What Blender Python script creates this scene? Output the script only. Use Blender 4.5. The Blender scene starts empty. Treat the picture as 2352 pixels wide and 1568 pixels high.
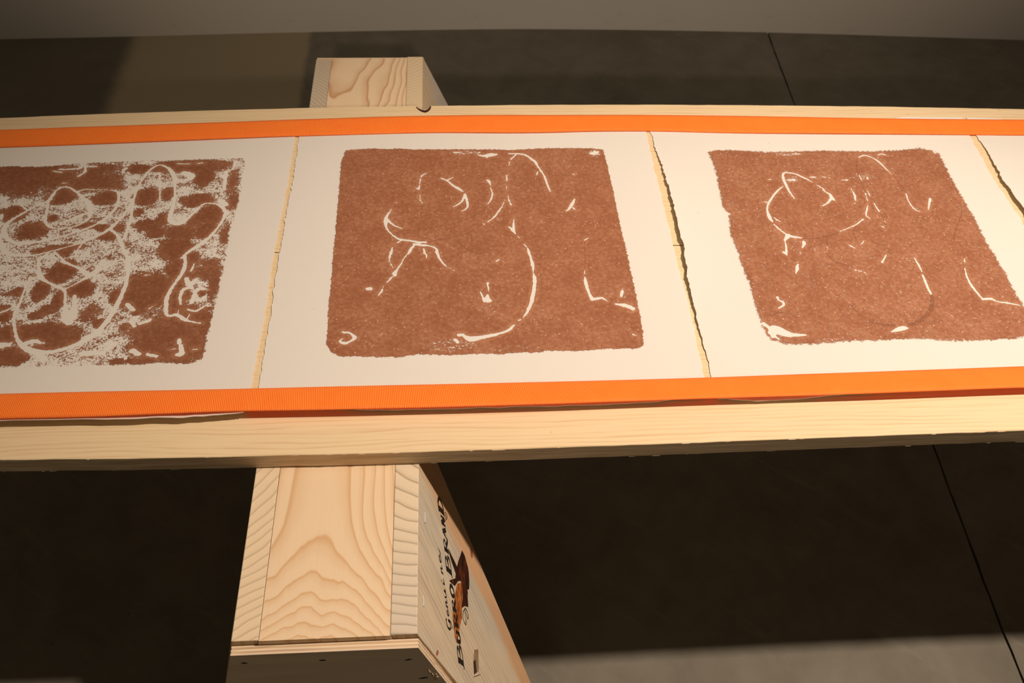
import bpy, bmesh, math, random
import numpy as np
from mathutils import Vector, Matrix
random.seed(7); rng = np.random.default_rng(7)
S = bpy.context.scene
COL = S.collection

# ------------------------------------------------------------------ camera
PITCH, YAW, ROLL = 0.84661216, 0.09350364, -0.04733801
FPX = 2140.8378
cy, sy = math.cos(YAW), math.sin(YAW); cp, sp = math.cos(PITCH), math.sin(PITCH)
fwd = Vector((sy*cp, cy*cp, -sp)); rgt = Vector((cy, -sy, 0)); dwn = fwd.cross(rgt)
cr, sr = math.cos(ROLL), math.sin(ROLL)
RGT = cr*rgt + sr*dwn; DWN = -sr*rgt + cr*dwn; FWD = fwd
CAM = Vector((0, 0, 2.0))
cd = bpy.data.cameras.new('camera'); cam = bpy.data.objects.new('camera', cd); COL.objects.link(cam)
cd.sensor_width = 36.0; cd.lens = FPX/2352*36.0; cd.clip_start = 0.05
M = Matrix.Identity(4)
for i, v in enumerate((RGT, -DWN, -FWD)):
    for j in range(3): M[j][i] = v[j]
M.translation = CAM
cam.matrix_world = M
cd.dof.use_dof = True; cd.dof.focus_distance = 1.62; cd.dof.aperture_fstop = 6.3
S.camera = cam

# ------------------------------------------------------------------ world, lights, exposure
S.view_settings.view_transform = 'Standard'; S.view_settings.look = 'None'
S.view_settings.exposure = 0.0; S.view_settings.gamma = 1.0
S.view_settings.use_curve_mapping = False
W = bpy.data.worlds.new('world'); S.world = W; W.use_nodes = True
bg = W.node_tree.nodes['Background']; bg.inputs[0].default_value = (1.0, 0.80, 0.56, 1); bg.inputs[1].default_value = 0.074

def spot(name, loc, target, energy, size_deg, blend, radius, col):
    l = bpy.data.lights.new(name, 'SPOT'); o = bpy.data.objects.new(name, l); COL.objects.link(o)
    l.energy = energy; l.color = col; l.spot_size = math.radians(size_deg); l.spot_blend = blend
    l.shadow_soft_size = radius
    o.location = loc
    o.rotation_euler = (Vector(target) - Vector(loc)).to_track_quat('-Z', 'Y').to_euler()
    return o
spot('track_spotlight', (2.0, 0.97, 4.2), (0.52, 0.80, 0.5), 725, 54, 1.0, 0.075, (1.0, 0.825, 0.68))
al = bpy.data.lights.new('overhead_fill', 'AREA'); ao = bpy.data.objects.new('overhead_fill', al); COL.objects.link(ao)
al.shape = 'RECTANGLE'; al.size = 7.0; al.size_y = 1.6; al.energy = 22; al.color = (1.0, 0.83, 0.62)   # added soft fill from overhead for the far floor and wall, no fixture
ao.location = (0.6, 2.2, 5.0)
spot('wall_fill_spot', (0.5, -7.0, 5.9), (0.45, 3.45, 2.15), 1050, 29, 0.7, 0.12, (1.0, 0.84, 0.68))  # added unseen lamp that brightens the back wall

# ------------------------------------------------------------------ measuring helpers (photo pixel -> point on a real plane)
def ray(px, py): return RGT*((px-1176)/FPX) + DWN*((py-784)/FPX) + FWD
def on_z(px, py, z):
    r = ray(px, py); return CAM + r*((z-CAM.z)/r.z)
def on_plane(px, py, n, d):
    r = ray(px, py); return CAM + r*((d-n.dot(CAM))/n.dot(r))

# ------------------------------------------------------------------ object helpers
def tag(o, label=None, cat=None, group=None, kind=None):
    if label: o['label'] = label
    if cat: o['category'] = cat
    if group: o['group'] = group
    if kind: o['kind'] = kind
    return o
def empty(name, loc):
    o = bpy.data.objects.new(name, None); COL.objects.link(o); o.location = loc; o.empty_display_size = .1
    return o
def base_of(parent):
    p = Vector((0, 0, 0))
    while parent is not None:
        p += parent.location; parent = parent.parent
    return p
def mesh_obj(name, verts, faces, mat, parent=None, smooth=False, origin=None):
    """verts in world space; the object sits at origin (world), a child takes its parent's base"""
    b = base_of(parent) if parent else Vector(origin or (0, 0, 0))
    me = bpy.data.meshes.new(name)
    me.from_pydata([tuple(Vector(v)-b) for v in verts], [], faces)
    me.update()
    o = bpy.data.objects.new(name, me); COL.objects.link(o)
    if parent: o.parent = parent
    else: o.location = b
    if mat: me.materials.append(mat)
    if smooth:
        for p in me.polygons: p.use_smooth = True
    return o
def bevel(o, w, seg=1, ang=30):
    m = o.modifiers.new('bevel', 'BEVEL'); m.width = w; m.segments = seg; m.limit_method = 'ANGLE'; m.angle_limit = math.radians(ang)
def prism(name, outline_a, outline_b, mat, parent=None, origin=None):
    """closed solid between two outlines with the same number of points"""
    n = len(outline_a); v = list(outline_a)+list(outline_b)
    f = [tuple(range(n))[::-1], tuple(range(n, 2*n))] + [(i, (i+1) % n, n+(i+1) % n, n+i) for i in range(n)]
    o = mesh_obj(name, v, f, mat, parent, origin=origin)
    bm = bmesh.new(); bm.from_mesh(o.data)
    bmesh.ops.recalc_face_normals(bm, faces=bm.faces); bm.to_mesh(o.data); bm.free()
    return o

# ------------------------------------------------------------------ material helpers
class NT:
    def __init__(s, name):
        s.m = bpy.data.materials.new(name); s.m.use_nodes = True; s.t = s.m.node_tree
        s.t.nodes.clear()
        s.out = s.n('ShaderNodeOutputMaterial'); s.b = s.n('ShaderNodeBsdfPrincipled')
        s.l(s.b.outputs[0], s.out.inputs[0])
    def n(s, k, **kw):
        x = s.t.nodes.new(k)
        for a, v in kw.items(): setattr(x, a, v)
        return x
    def l(s, a, b): s.t.links.new(a, b)
    def put(s, sock, v):
        if hasattr(v, 'is_linked') or hasattr(v, 'links'): s.l(v, sock)
        else: sock.default_value = v
    def math(s, op, a, b=0.0, c=None, clamp=False):
        x = s.n('ShaderNodeMath', operation=op); x.use_clamp = clamp
        s.put(x.inputs[0], a); s.put(x.inputs[1], b)
        if c is not None: s.put(x.inputs[2], c)
        return x.outputs[0]
    def coord(s): return s.n('ShaderNodeTexCoord').outputs['Object']
    def mapping(s, v, scale=(1, 1, 1), rot=(0, 0, 0), loc=(0, 0, 0)):
        x = s.n('ShaderNodeMapping'); s.l(v, x.inputs[0])
        x.inputs['Scale'].default_value = scale; x.inputs['Rotation'].default_value = rot; x.inputs['Location'].default_value = loc
        return x.outputs[0]
    def noise(s, v, scale=5, detail=2, rough=.5, dist=0.0, out='Fac'):
        x = s.n('ShaderNodeTexNoise'); s.l(v, x.inputs['Vector'])
        x.inputs['Scale'].default_value = scale; x.inputs['Detail'].default_value = detail
        x.inputs['Roughness'].default_value = rough; x.inputs['Distortion'].default_value = dist
        return x.outputs[out]
    def sep(s, v):
        x = s.n('ShaderNodeSeparateXYZ'); s.l(v, x.inputs[0]); return x.outputs
    def comb(s, a, b, c):
        x = s.n('ShaderNodeCombineXYZ')
        for i, k in enumerate((a, b, c)): s.put(x.inputs[i], k)
        return x.outputs[0]
    def ramp(s, f, stops, interp='LINEAR'):
        x = s.n('ShaderNodeValToRGB'); s.l(f, x.inputs[0]); r = x.color_ramp; r.interpolation = interp
        while len(r.elements) < len(stops): r.elements.new(.5)
        for e, (p, c) in zip(r.elements, stops):
            e.position = p; e.color = (*c, 1) if isinstance(c, tuple) else (c, c, c, 1)
        return x.outputs[0]
    def mix(s, f, a, b, blend='MIX'):
        x = s.n('ShaderNodeMix', data_type='RGBA', blend_type=blend)
        s.put(x.inputs[0], f)
        for i, k in ((6, a), (7, b)):
            if isinstance(k, tuple): x.inputs[i].default_value = (*k, 1)
            else: s.l(k, x.inputs[i])
        return x.outputs[2]
    def step(s, v, lo, hi):
        x = s.n('ShaderNodeMapRange'); x.interpolation_type = 'SMOOTHSTEP'
        s.put(x.inputs['Value'], v); x.inputs['From Min'].default_value = lo; x.inputs['From Max'].default_value = hi
        return x.outputs[0]
    def bump(s, h, strength=.2, dist=.002):
        x = s.n('ShaderNodeBump'); x.inputs['Strength'].default_value = strength; x.inputs['Distance'].default_value = dist
        s.l(h, x.inputs['Height']); s.l(x.outputs[0], s.b.inputs['Normal']); return x
    def base(s, c, rough=.6, spec=.3):
        s.put(s.b.inputs['Base Color'], (*c, 1) if isinstance(c, tuple) else c)
        s.put(s.b.inputs['Roughness'], rough); s.b.inputs['Specular IOR Level'].default_value = spec
        return s.m
    def attr(s, name):
        x = s.n('ShaderNodeAttribute'); x.attribute_name = name; return x.outputs['Fac']

def wood_lines(name, light, dark, axis='x', tilt=0.0, freq=55, gray=None, rough=.6, strength=1.0, wav=.012, shear=0.0):
    """straight long grain running along one local axis"""
    m = NT(name); c = m.coord()
    if tilt: c = m.mapping(c, rot=(0, tilt, 0))
    X = m.sep(c)
    if axis == 'x': a, b, d = X[0], X[1], X[2]
    elif axis == 'y': a, b, d = X[1], X[0], X[2]
    else: a, b, d = X[2], X[1], X[0]
    if shear: b = m.math('ADD', b, m.math('MULTIPLY', a, shear))
    lc = m.comb(m.math('MULTIPLY', a, 1.6), m.math('MULTIPLY', b, 7.0), m.math('MULTIPLY', d, 7.0))
    warp = m.noise(lc, 1.6, 3, .5)
    bb = m.math('ADD', b, m.math('MULTIPLY', m.math('SUBTRACT', warp, .5), wav*4))
    rings = m.math('FRACT', m.math('MULTIPLY', bb, freq))
    line = m.ramp(rings, [(0, 1.0), (.12, .75), (.45, .12), (.85, 0.0), (1, .85)])
    fade = m.noise(m.comb(m.math('MULTIPLY', a, 3.0), m.math('MULTIPLY', b, 30.0), d), 1.0, 2, .6)
    f = m.math('MULTIPLY', line, m.step(fade, .3, .62))
    fib = m.noise(m.comb(m.math('MULTIPLY', a, 9), m.math('MULTIPLY', b, 500), m.math('MULTIPLY', d, 500)), 1.0, 3, .6)
    f2 = m.math('MULTIPLY', m.math('ADD', f, m.math('MULTIPLY', m.math('SUBTRACT', fib, .5), .55)), strength, clamp=True)
    col = m.mix(f2, light, dark)
    if gray:
        g = m.noise(m.comb(m.math('MULTIPLY', a, 2.2), m.math('MULTIPLY', b, 9), m.math('MULTIPLY', d, 9)), 1.0, 3, .55)
        col = m.mix(m.step(g, .42, .62), col, gray)
    m.base(col, rough, .25); m.bump(m.math('ADD', f2, fib), .12, .0006)
    return m.m

# ---- concrete floor
def mat_concrete():
    m = NT('concrete_floor'); c = m.coord(); X = m.sep(c)
    n1 = m.noise(c, 1.1, 5, .6); n2 = m.noise(c, 9, 5, .65, .4); n3 = m.noise(c, 140, 2, .6)
    wc = m.comb(m.math('ADD', m.math('MULTIPLY', X[0], 7.0), m.math('MULTIPLY', X[1], 9)), m.math('MULTIPLY', m.math('SUBTRACT', X[0], X[1]), 1.2), 0.0)
    n4 = m.noise(wc, 2.5, 4, .6)
    col = m.ramp(m.math('ADD', m.math('MULTIPLY', n1, .55), m.math('MULTIPLY', n2, .45)), [(.28, (.118, .103, .078)), (.5, (.172, .153, .118)), (.72, (.225, .205, .162))])
    col = m.mix(m.math('MULTIPLY', m.step(n4, .55, .78), .25), col, (.30, .28, .23))
    # paler strip of the slab towards the wall, darker tone left of it
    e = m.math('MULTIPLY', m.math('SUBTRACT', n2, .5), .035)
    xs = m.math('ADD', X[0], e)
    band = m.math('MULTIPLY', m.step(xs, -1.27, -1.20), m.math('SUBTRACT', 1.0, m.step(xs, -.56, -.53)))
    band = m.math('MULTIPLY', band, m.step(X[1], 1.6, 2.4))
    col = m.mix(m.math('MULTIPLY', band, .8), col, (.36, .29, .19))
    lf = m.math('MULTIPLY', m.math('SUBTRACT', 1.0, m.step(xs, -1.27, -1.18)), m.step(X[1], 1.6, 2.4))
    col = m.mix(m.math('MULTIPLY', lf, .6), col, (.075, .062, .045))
    sp = m.step(m.noise(c, 60, 2, .5), .74, .80)
    col = m.mix(m.math('MULTIPLY', sp, .5), col, (.06, .05, .04))
    m.base(col, m.math('ADD', .55, m.math('MULTIPLY', n2, .25)), .15)
    m.bump(m.math('ADD', n2, m.math('MULTIPLY', n3, .4)), .15, .002)
    return m.m
def mat_wall():
    m = NT('painted_wall'); c = m.coord()
    n = m.noise(c, 2.0, 3, .5); f = m.noise(c, 220, 2, .5)
    X = m.sep(c)
    scuff = m.math('MULTIPLY', m.step(m.noise(m.mapping(c, scale=(3, 3, 9)), 4, 4, .6), .60, .75), m.math('SUBTRACT', 1.0, m.step(X[2], .02, .16)))
    col = m.mix(n, (.66, .605, .545), (.69, .635, .57))
    col = m.mix(m.math('MULTIPLY', scuff, .22), col, (.33, .29, .24))
    m.base(col, .85, .1); m.bump(f, .05, .001)
    return m.m
def mat_joint():
    m = NT('joint_filler'); c = m.coord(); n = m.noise(c, 60, 3, .6)
    m.base(m.ramp(n, [(.3, (.012, .010, .008)), (.8, (.04, .034, .027))]), .9, .1); return m.m

# ================================================================== THE SETTING
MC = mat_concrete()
floor_base = prism('floor', [(-4, -1.2, -.12), (5, -1.2, -.12), (5, 3.9, -.12), (-4, 3.9, -.12)],
                   [(-4, -1.2, -.008), (5, -1.2, -.008), (5, 3.9, -.008), (-4, 3.9, -.008)], mat_joint())
tag(floor_base, kind='structure')
SEAM = [(-1.2, 1.215), (.55, 1.233), (.83, 1.237), (1.10, 1.249), (1.35, 1.262), (2.0, 1.275), (2.91, 1.2956), (3.41, 1.3155), (3.9, 1.325)]
def slab(xl, xr, y0=-1.2, y1=3.9):
    """xl/xr: functions y->x; a slab with a slightly ragged sawn edge"""
    n = 120; ys = [y0+(y1-y0)*i/n for i in range(n+1)]
    L = [(xl(y), y) for y in ys]; R_ = [(xr(y), y) for y in ys]
    v = [(*p, 0) for p in L]+[(*p, 0) for p in R_]+[(*p, -.008) for p in L]+[(*p, -.008) for p in R_]
    N = n+1; f = []
    for i in range(n):
        f += [(i, N+i, N+i+1, i+1), (2*N+i, i, i+1, 2*N+i+1), (N+i, 3*N+i, 3*N+i+1, N+i+1)]
    f += [(0, 2*N, 3*N, N), (n, N+n, 3*N+n, 2*N+n)]
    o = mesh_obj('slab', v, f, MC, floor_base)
    return o
seam = lambda y: float(np.interp(y, [s[0] for s in SEAM], [s[1] for s in SEAM]))
rag = [rng.normal(0, .0007) for _ in range(400)]
jit = lambda y, k: rag[int((y+2)*24+k) % 400]
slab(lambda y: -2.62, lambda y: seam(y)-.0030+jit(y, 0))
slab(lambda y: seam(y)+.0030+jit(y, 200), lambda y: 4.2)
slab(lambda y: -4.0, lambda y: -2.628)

# back wall: the plastered wall bows very slightly
WX = [-4, -3, -2.4, -1.736, -1.243, -.739, -.222, .264, .843, 1.384, 2.384, 3.2, 5]
WY = [3.29, 3.33, 3.36, 3.387, 3.404, 3.4275, 3.445, 3.4565, 3.444, 3.4217, 3.3597, 3.30, 3.20]
xs = np.linspace(-4, 5, 91); ys = np.interp(xs, WX, WY)
ys = np.convolve(np.pad(ys, 2, 'edge'), np.ones(5)/5, 'valid')
out = [(x, y, -.01) for x, y in zip(xs, ys)]+[(5, 3.9, -.01), (-4, 3.9, -.01)]
wall = prism('wall_back', out, [(x, y, 3.2) for x, y, _ in out], mat_wall())
tag(wall, kind='structure')

# ================================================================== SAWHORSE
ZT = 0.7477
HB = Vector((-.19, 1.29, 0))
horse = empty('sawhorse', HB)
tag(horse, 'pale unfinished pine sawhorse carrying the long table board, printed knot on its right leg', 'sawhorse')

def mat_beam():
    m = NT('flat_sawn_pine'); c = m.coord(); X = m.sep(c)
    n = m.noise(m.mapping(c, scale=(6, 2.2, 2)), 1.6, 2, .5)
    n2 = m.noise(m.mapping(c, scale=(30, 10, 2)), 1.0, 2, .5)
    x = m.math('ADD', m.math('SUBTRACT', X[0], -.024), m.math('MULTIPLY', m.math('SUBTRACT', n, .5), .035))
    y = m.math('ADD', X[1], m.math('MULTIPLY', m.math('SUBTRACT', n2, .5), .035))
    t = m.math('MAXIMUM', m.math('SUBTRACT', .846-1.29, y), 0.0)
    q = m.math('MULTIPLY', m.math('POWER', t, 3.2), 5.6)
    t2 = m.math('MAXIMUM', m.math('SUBTRACT', y, 1.60-1.29), 0.0)
    x2 = m.math('ADD', x, m.math('MULTIPLY', m.step(t2, 0.0, .15), .024))
    r = m.math('SQRT', m.math('ADD', m.math('MULTIPLY', x2, x2), .0081))
    v = m.math('SUBTRACT', m.math('SUBTRACT', r, q), m.math('MULTIPLY', t2, .10))
    v = m.math('ADD', v, m.math('MULTIPLY', m.math('MULTIPLY', m.step(t2, .02, .2), m.math('SUBTRACT', m.noise(m.mapping(c, scale=(9, 5, 2)), 1, 2, .5), .5)), .05))
    dv = m.math('SUBTRACT', v, .1006)
    ph = m.math('ADD', m.math('DIVIDE', m.math('MINIMUM', dv, 0.0), .0175), m.math('DIVIDE', m.math('MAXIMUM', dv, 0.0), .0108))
    ph = m.math('ADD', ph, 20.0)
    f = m.math('FRACT', ph)
    line = m.ramp(f, [(0, .15), (.08, .0), (.45, .04), (.8, .38), (.95, 1.0), (1.0, 0.15)])
    fib = m.noise(m.comb(m.math('MULTIPLY', X[0], 420), m.math('MULTIPLY', X[1], 6), 0.0), 1.0, 3, .6)
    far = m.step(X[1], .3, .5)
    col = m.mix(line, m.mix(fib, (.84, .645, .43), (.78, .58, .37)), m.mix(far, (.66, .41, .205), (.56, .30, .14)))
    m.base(col, .55, .3); m.bump(m.math('ADD', fib, line), .1, .0005)
    return m.m
def mat_end(name, cx, cy_, gap, light, dark, gray=None, gy=0.0):
    """end grain: growth rings round a pith beside the strip"""
    m = NT(name); c = m.coord(); X = m.sep(c)
    n = m.noise(c, 12, 2, .5)
    dx = m.math('SUBTRACT', X[0], cx); dy = m.math('SUBTRACT', X[1], cy_)
    r = m.math('SQRT', m.math('ADD', m.math('MULTIPLY', dx, dx), m.math('MULTIPLY', dy, dy)))
    r = m.math('ADD', r, m.math('MULTIPLY', m.math('SUBTRACT', n, .5), .018))
    f = m.math('FRACT', m.math('DIVIDE', m.math('POWER', r, 1.45), gap*.80))
    line = m.ramp(f, [(0, .10), (.06, .0), (.62, .06), (.84, .35), (.93, 1.0), (1.0, .1)])
    g = m.noise(c, 420, 3, .7)
    pore = m.step(m.noise(m.mapping(c, scale=(1, 2.2, 1)), 900, 1, .5), .60, .72)
    col = m.mix(line, light, dark)
    if gray:
        mx = m.math('SUBTRACT', 1.0, m.step(m.math('ADD', X[1], m.math('MULTIPLY', n, .1)), gy-.12, gy+.10))
        col = m.mix(m.math('MULTIPLY', mx, .85), col, m.mix(line, gray, tuple(k*.50 for k in gray)))
    col = m.mix(m.math('MULTIPLY', g, .22), col, dark)
    col = m.mix(m.math('MULTIPLY', pore, .30), col, tuple(k*.5 for k in dark))
    m.base(col, .8, .15); m.bump(m.math('ADD', g, line), .2, .0006)
    return m.m
def mat_leg_face():
    """weathered grey-beige plank face with an orange sapwood streak near one edge"""
    m = NT('weathered_leg_face'); c = m.mapping(m.coord(), rot=(0, math.radians(-17), 0)); X = m.sep(c)
    n = m.noise(m.mapping(c, scale=(1, 5, 1.3)), 2.0, 3, .55)
    b = m.math('ADD', m.math('ADD', X[1], m.math('MULTIPLY', X[2], -.30)), m.math('MULTIPLY', m.math('SUBTRACT', n, .5), .06))
    f = m.math('FRACT', m.math('MULTIPLY', b, 85))
    line = m.ramp(f, [(0, .9), (.2, .3), (.6, .0), (.9, .5), (1, .9)])
    fade = m.step(m.noise(m.mapping(c, scale=(1, 9, 3)), 2.0, 2, .5), .35, .62)
    f = m.math('MULTIPLY', line, fade)
    # b rises towards the slanting inner edge (local y ~ -.36 + ...)
    u = m.math('ADD', X[1], m.math('MULTIPLY', X[2], -.283))          # constant along the inner edge
    u = m.math('ADD', u, m.math('MULTIPLY', m.math('SUBTRACT', n, .5), .07))
    col = m.mix(m.step(n, .35, .65), (.60, .52, .40), (.66, .53, .37))
    st_ = m.noise(m.comb(m.math('MULTIPLY', b, 38), m.math('MULTIPLY', X[2], 2.5), 0.0), 1.0, 3, .6)
    col = m.mix(m.math('MULTIPLY', m.step(st_, .48, .72), .55), col, (.40, .33, .25))
    orange = m.math('MULTIPLY', m.step(u, -.665, -.635), m.math('SUBTRACT', 1.0, m.math('MULTIPLY', m.step(u, -.60, -.56), .4)))
    col = m.mix(m.math('MULTIPLY', orange, .8), col, (.66, .36, .17))
    col = m.mix(m.math('MULTIPLY', f, .45), col, (.28, .19, .11))
    fib = m.noise(m.comb(m.math('MULTIPLY', b, 380), m.math('MULTIPLY', X[2], 8), 0.0), 1.0, 3, .65)
    col = m.mix(m.math('MULTIPLY', m.step(fib, .45, .7), .22), col, (.25, .20, .15))
    m.base(col, .7, .2); m.bump(m.math('ADD', fib, f), .2, .0008)
    return m.m
M_beam = mat_beam()
M_cut = wood_lines('sawn_pine', (.70, .53, .33), (.52, .33, .16), 'y', freq=70)
M_plyface = wood_lines('plywood_face', (.80, .62, .43), (.62, .46, .30), 'x', freq=60, gray=(.72, .57, .42), wav=.02)
M_endR = mat_end('end_grain_right', .165, -.38, .0165, (.80, .655, .47), (.40, .31, .20), gray=(.68, .585, .47), gy=-.56)
M_endL = mat_end('end_grain_left', -.34, -.30, .0165, (.82, .65, .44), (.52, .39, .24))
M_endFar = mat_end('end_grain_far', -.45, .25, .012, (.60, .49, .36), (.34, .27, .20))
M_endFarR = mat_end('end_grain_far_right', -.08, .95, .012, (.74, .58, .38), (.55, .41, .24))
M_legface = mat_leg_face()
M_legplain = wood_lines('planed_leg', (.62, .47, .30), (.45, .31, .18), 'z', freq=60, gray=(.52, .46, .38))

XL, XR = -.3176, -.0611            # outer top edges of the legs
YN, YF = .5620, 2.0300             # near and far ends of the trestle top
W38 = .0375
# beam: flat 2x8 between the leg tops, its long edges bevelled to the leg slope
tL, tR = math.radians(13.9), math.radians(17)
xl, xr = XL+W38, XR-W38
def beam():
    n = 40; v = []; f = []
    ys = [YN-.001+(YF-YN+.001)*i/n for i in range(n+1)]
    for y in ys:
        for (z, e) in ((ZT, 0), (ZT-.038, .038)):
            v += [(xl+.0006-e*math.tan(tL), y, z), (xr-.0006+e*math.tan(tR), y, z)]
    for i in range(n):
        a = 4*i; b = a+4
        f += [(a, a+1, b+1, b), (a+2, b+2, b+3, a+3), (a, b, b+2, a+2), (a+1, a+3, b+3, b+1)]
    f += [(0, 2, 3, 1), (4*n, 4*n+1, 4*n+3, 4*n+2)]
    o = mesh_obj('beam', v, f, M_beam, horse)
    o.data.materials.append(M_cut)
    return o
beam()
def leg(side, y_top, y_bot, mats, th):
    """side -1/+1, y_top=(near,far) at the top, y_bot=(near,far) at the floor; splay th"""
    X0 = XL if side < 0 else XR
    s, c = math.sin(th), math.cos(th)
    v = []
    thick = W38
    for (z, yy) in ((ZT, y_top), (0.0, y_bot)):
        for k, y in enumerate(yy):
            xo = X0 + side*(ZT-z)*math.tan(th)
            v += [(xo, y, z), (xo-side*thick, y, z)]
    # 0 outer-near,1 inner-near,2 outer-far,3 inner-far (top) 4..7 (floor)
    f = [(0, 1, 3, 2), (4, 6, 7, 5), (0, 2, 6, 4), (1, 5, 7, 3), (0, 4, 5, 1), (2, 3, 7, 6)]
    o = mesh_obj('leg', v, f, mats[0], horse)
    for m in mats[1:]: o.data.materials.append(m)
    for i, k in enumerate((0, 1, 2, 2, 1, 1)): o.data.polygons[i].material_index = min(k, len(mats)-1)
    bm = bmesh.new(); bm.from_mesh(o.data); bmesh.ops.recalc_face_normals(bm, faces=bm.faces); bm.to_mesh(o.data); bm.free()
    bevel(o, .0012, 2)
    return o
legNR = leg(+1, (YN, .934), (YN-.012, .722), (M_endR, M_cut, M_legface), tR)
legNR['label'] = 'weathered leg with black lettering and emblem'
legNL = leg(-1, (YN, .934), (YN-.012, .722), (M_endL, M_cut, M_legplain), tL)
legFR = leg(+1, (1.70, YF+.006), (2.00, YF+.31), (M_endFarR, M_cut, M_legplain), tR)
legFL = leg(-1, (1.70, YF-.004), (2.00, YF+.31), (M_endFar, M_cut, M_legplain), tL)

# plywood end panels: five plies each, flush with the leg slopes
def mat_ply(i):
    cs = [(.80, .60, .40), (.62, .44, .27), (.84, .66, .45), (.66, .47, .30), (.82, .62, .42)]
    c = cs[i % 5]
    return wood_lines('ply_%s' % 'abcde'[i % 5], c, tuple(k*.72 for k in c), 'x', freq=90, wav=.03)
PLY = [mat_ply(i) for i in range(5)]
def end_panel(y0, dirn, drop):
    zt = ZT-drop; zb_ = ZT-.27
    root = None
    th = .0136
    n = 5
    for i in range(n):
        a = y0+dirn*th*i/n; b = y0+dirn*th*(i+1)/n
        e = .0004*(1 if i % 2 else 0)
        def outl(y):
            return [(XL-.0005+e-(ZT-zt)*math.tan(tL)*.2, y, zt-e), (XR+.0005-e+(ZT-zt)*math.tan(tR)*.2, y, zt-e),
                    (XR-.001-e+(ZT-zb_)*math.tan(math.radians(15.5)), y, zb_), (XL+.001+e-(ZT-zb_)*math.tan(tL), y, zb_)]
        if root is None:
            root = prism('end_panel', outl(a), outl(b), PLY[i], horse)
        else:
            prism('ply', outl(a), outl(b), M_plyface if i == n-1 else PLY[i], root)
    return root
capN = end_panel(YN-.0015, -1, .0120)
capF = end_panel(YF+.008, +1, .0120)

# ---- staples and splits on the near end panel
MS = NT('staple_steel'); MS.base((.86, .84, .80), .35, .6); MS.b.inputs['Metallic'].default_value = .3; M_steel = MS.m
MD = NT('staple_slit'); MD.base((.05, .03, .018), .9, .1); M_dark = MD.m
yc = YN-.0015-.0136
nY = Vector((0, 1, 0))
def sliver(name, pts, mat, parent, lift):
    """thin raised chip: closed low prism from an outline lying on a face, lift = vector"""
    return prism(name, pts, [Vector(p)+lift for p in pts], mat, parent)
for (px, py, w, rot) in ((561, 1522, 8, .05), (741, 1515.5, 9, -.05), (938, 1514, 9, -.15), (973, 1556, 12, -.12)):
    P0 = [on_plane(px+dx, py+dy, nY, yc) for dx, dy in ((-w, w*rot*-1), (0, -1.3), (w, w*rot), (0, 1.5))]
    sliver('staple_slit', P0, M_dark, capN, Vector((0, -.0004, 0)))
    P1 = [on_plane(px+dx, py+dy+1.9, nY, yc) for dx, dy in ((-w*.8, w*rot*-1), (0, -.5), (w*.8, w*rot), (0, .7))]
    sliver('staple', P1, M_steel, capN, Vector((0, -.0010, 0)))
# torn splinters on the slanted edge of the end panel
MP = NT('splinter_wood'); MP.base((.66, .50, .33), .8, .1)
v = []; f = []
for i in range(16):
    px = 984+rng.uniform(0, 24); py = 1529+(px-984)*.95+rng.uniform(0, 14)
    a = rng.uniform(.4, 2.6); L = rng.uniform(3, 8)
    p = [on_plane(px+dx, py+dy, nY, yc-.0008) for dx, dy in ((0, 0), (math.cos(a)*L, math.sin(a)*L), (math.cos(a)*L*.9+.9, math.sin(a)*L*.9), (1.3, .4))]
    k = len(v); v += [tuple(q) for q in p]+[tuple(Vector(q)+Vector((0, -.0016, 0))) for q in p]
    f += [(k, k+1, k+2, k+3), (k+4, k+7, k+6, k+5), (k, k+4, k+5, k+1), (k+1, k+5, k+6, k+2), (k+2, k+6, k+7, k+3), (k+3, k+7, k+4, k)]
sp_ = mesh_obj('splinters', v, f, MP.m, capN); sp_['kind'] = 'stuff'

# ---- printed stamp, knot and staples on the near right leg
nR = Vector((math.cos(tR), 0, math.sin(tR))); dR = nR.dot(Vector((XR, 0, ZT)))
def LP(px, py, h=0.00025): return on_plane(px, py, nR, dR+h)
def flat(name, polys, mat, parent, h):
    v = []; f = []
    for pl_ in polys:
        k = len(v); v += [tuple(LP(x, y, h)) for x, y in pl_]; f.append(tuple(range(k, k+len(pl_))))
    o = mesh_obj(name, v, f, mat, parent)
    bm = bmesh.new(); bm.from_mesh(o.data); bmesh.ops.triangulate(bm, faces=bm.faces)
    bmesh.ops.recalc_face_normals(bm, faces=bm.faces)
    for q in bm.faces:
        if q.normal.dot(nR) < 0: q.normal_flip()
    bm.to_mesh(o.data); bm.free(); return o
mi = NT('black_stamp_ink'); ci = mi.coord()
mi.base(mi.mix(mi.step(mi.noise(ci, 300, 3, .6), .58, .72), (.018, .013, .010), (.10, .075, .05)), .6, .2); M_ink = mi.m
mk = NT('resinous_knot'); ck = mk.coord()
kn = mk.noise(mk.mapping(ck, rot=(0, 0, 0), scale=(60, 14, 30)), 3.4, 5, .65, 1.2)
mk.base(mk.ramp(kn, [(.34, (.07, .016, .005)), (.46, (.28, .075, .016)), (.56, (.46, .16, .040)), (.72, (.62, .34, .15))]), .45, .35)
mh = NT('charred_knot'); chh = mh.coord()
hn = mh.noise(mh.mapping(chh, scale=(50, 9, 20)), 3.0, 4, .6, .5)
mh.base(mh.ramp(hn, [(.35, (.016, .010, .008)), (.55, (.05, .014, .007)), (.75, (.19, .045, .012))]), .45, .3)
flat('knot', [[(1050, 1340), (1045, 1365), (1041.6, 1390), (1039.4, 1415), (1041.6, 1436), (1044, 1459), (1049, 1478), (1053.8, 1456), (1056.8, 1436), (1061.4, 1418), (1061, 1396), (1072, 1388), (1075, 1360), (1070, 1335)]], mk.m, legNR, .00012)
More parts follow.
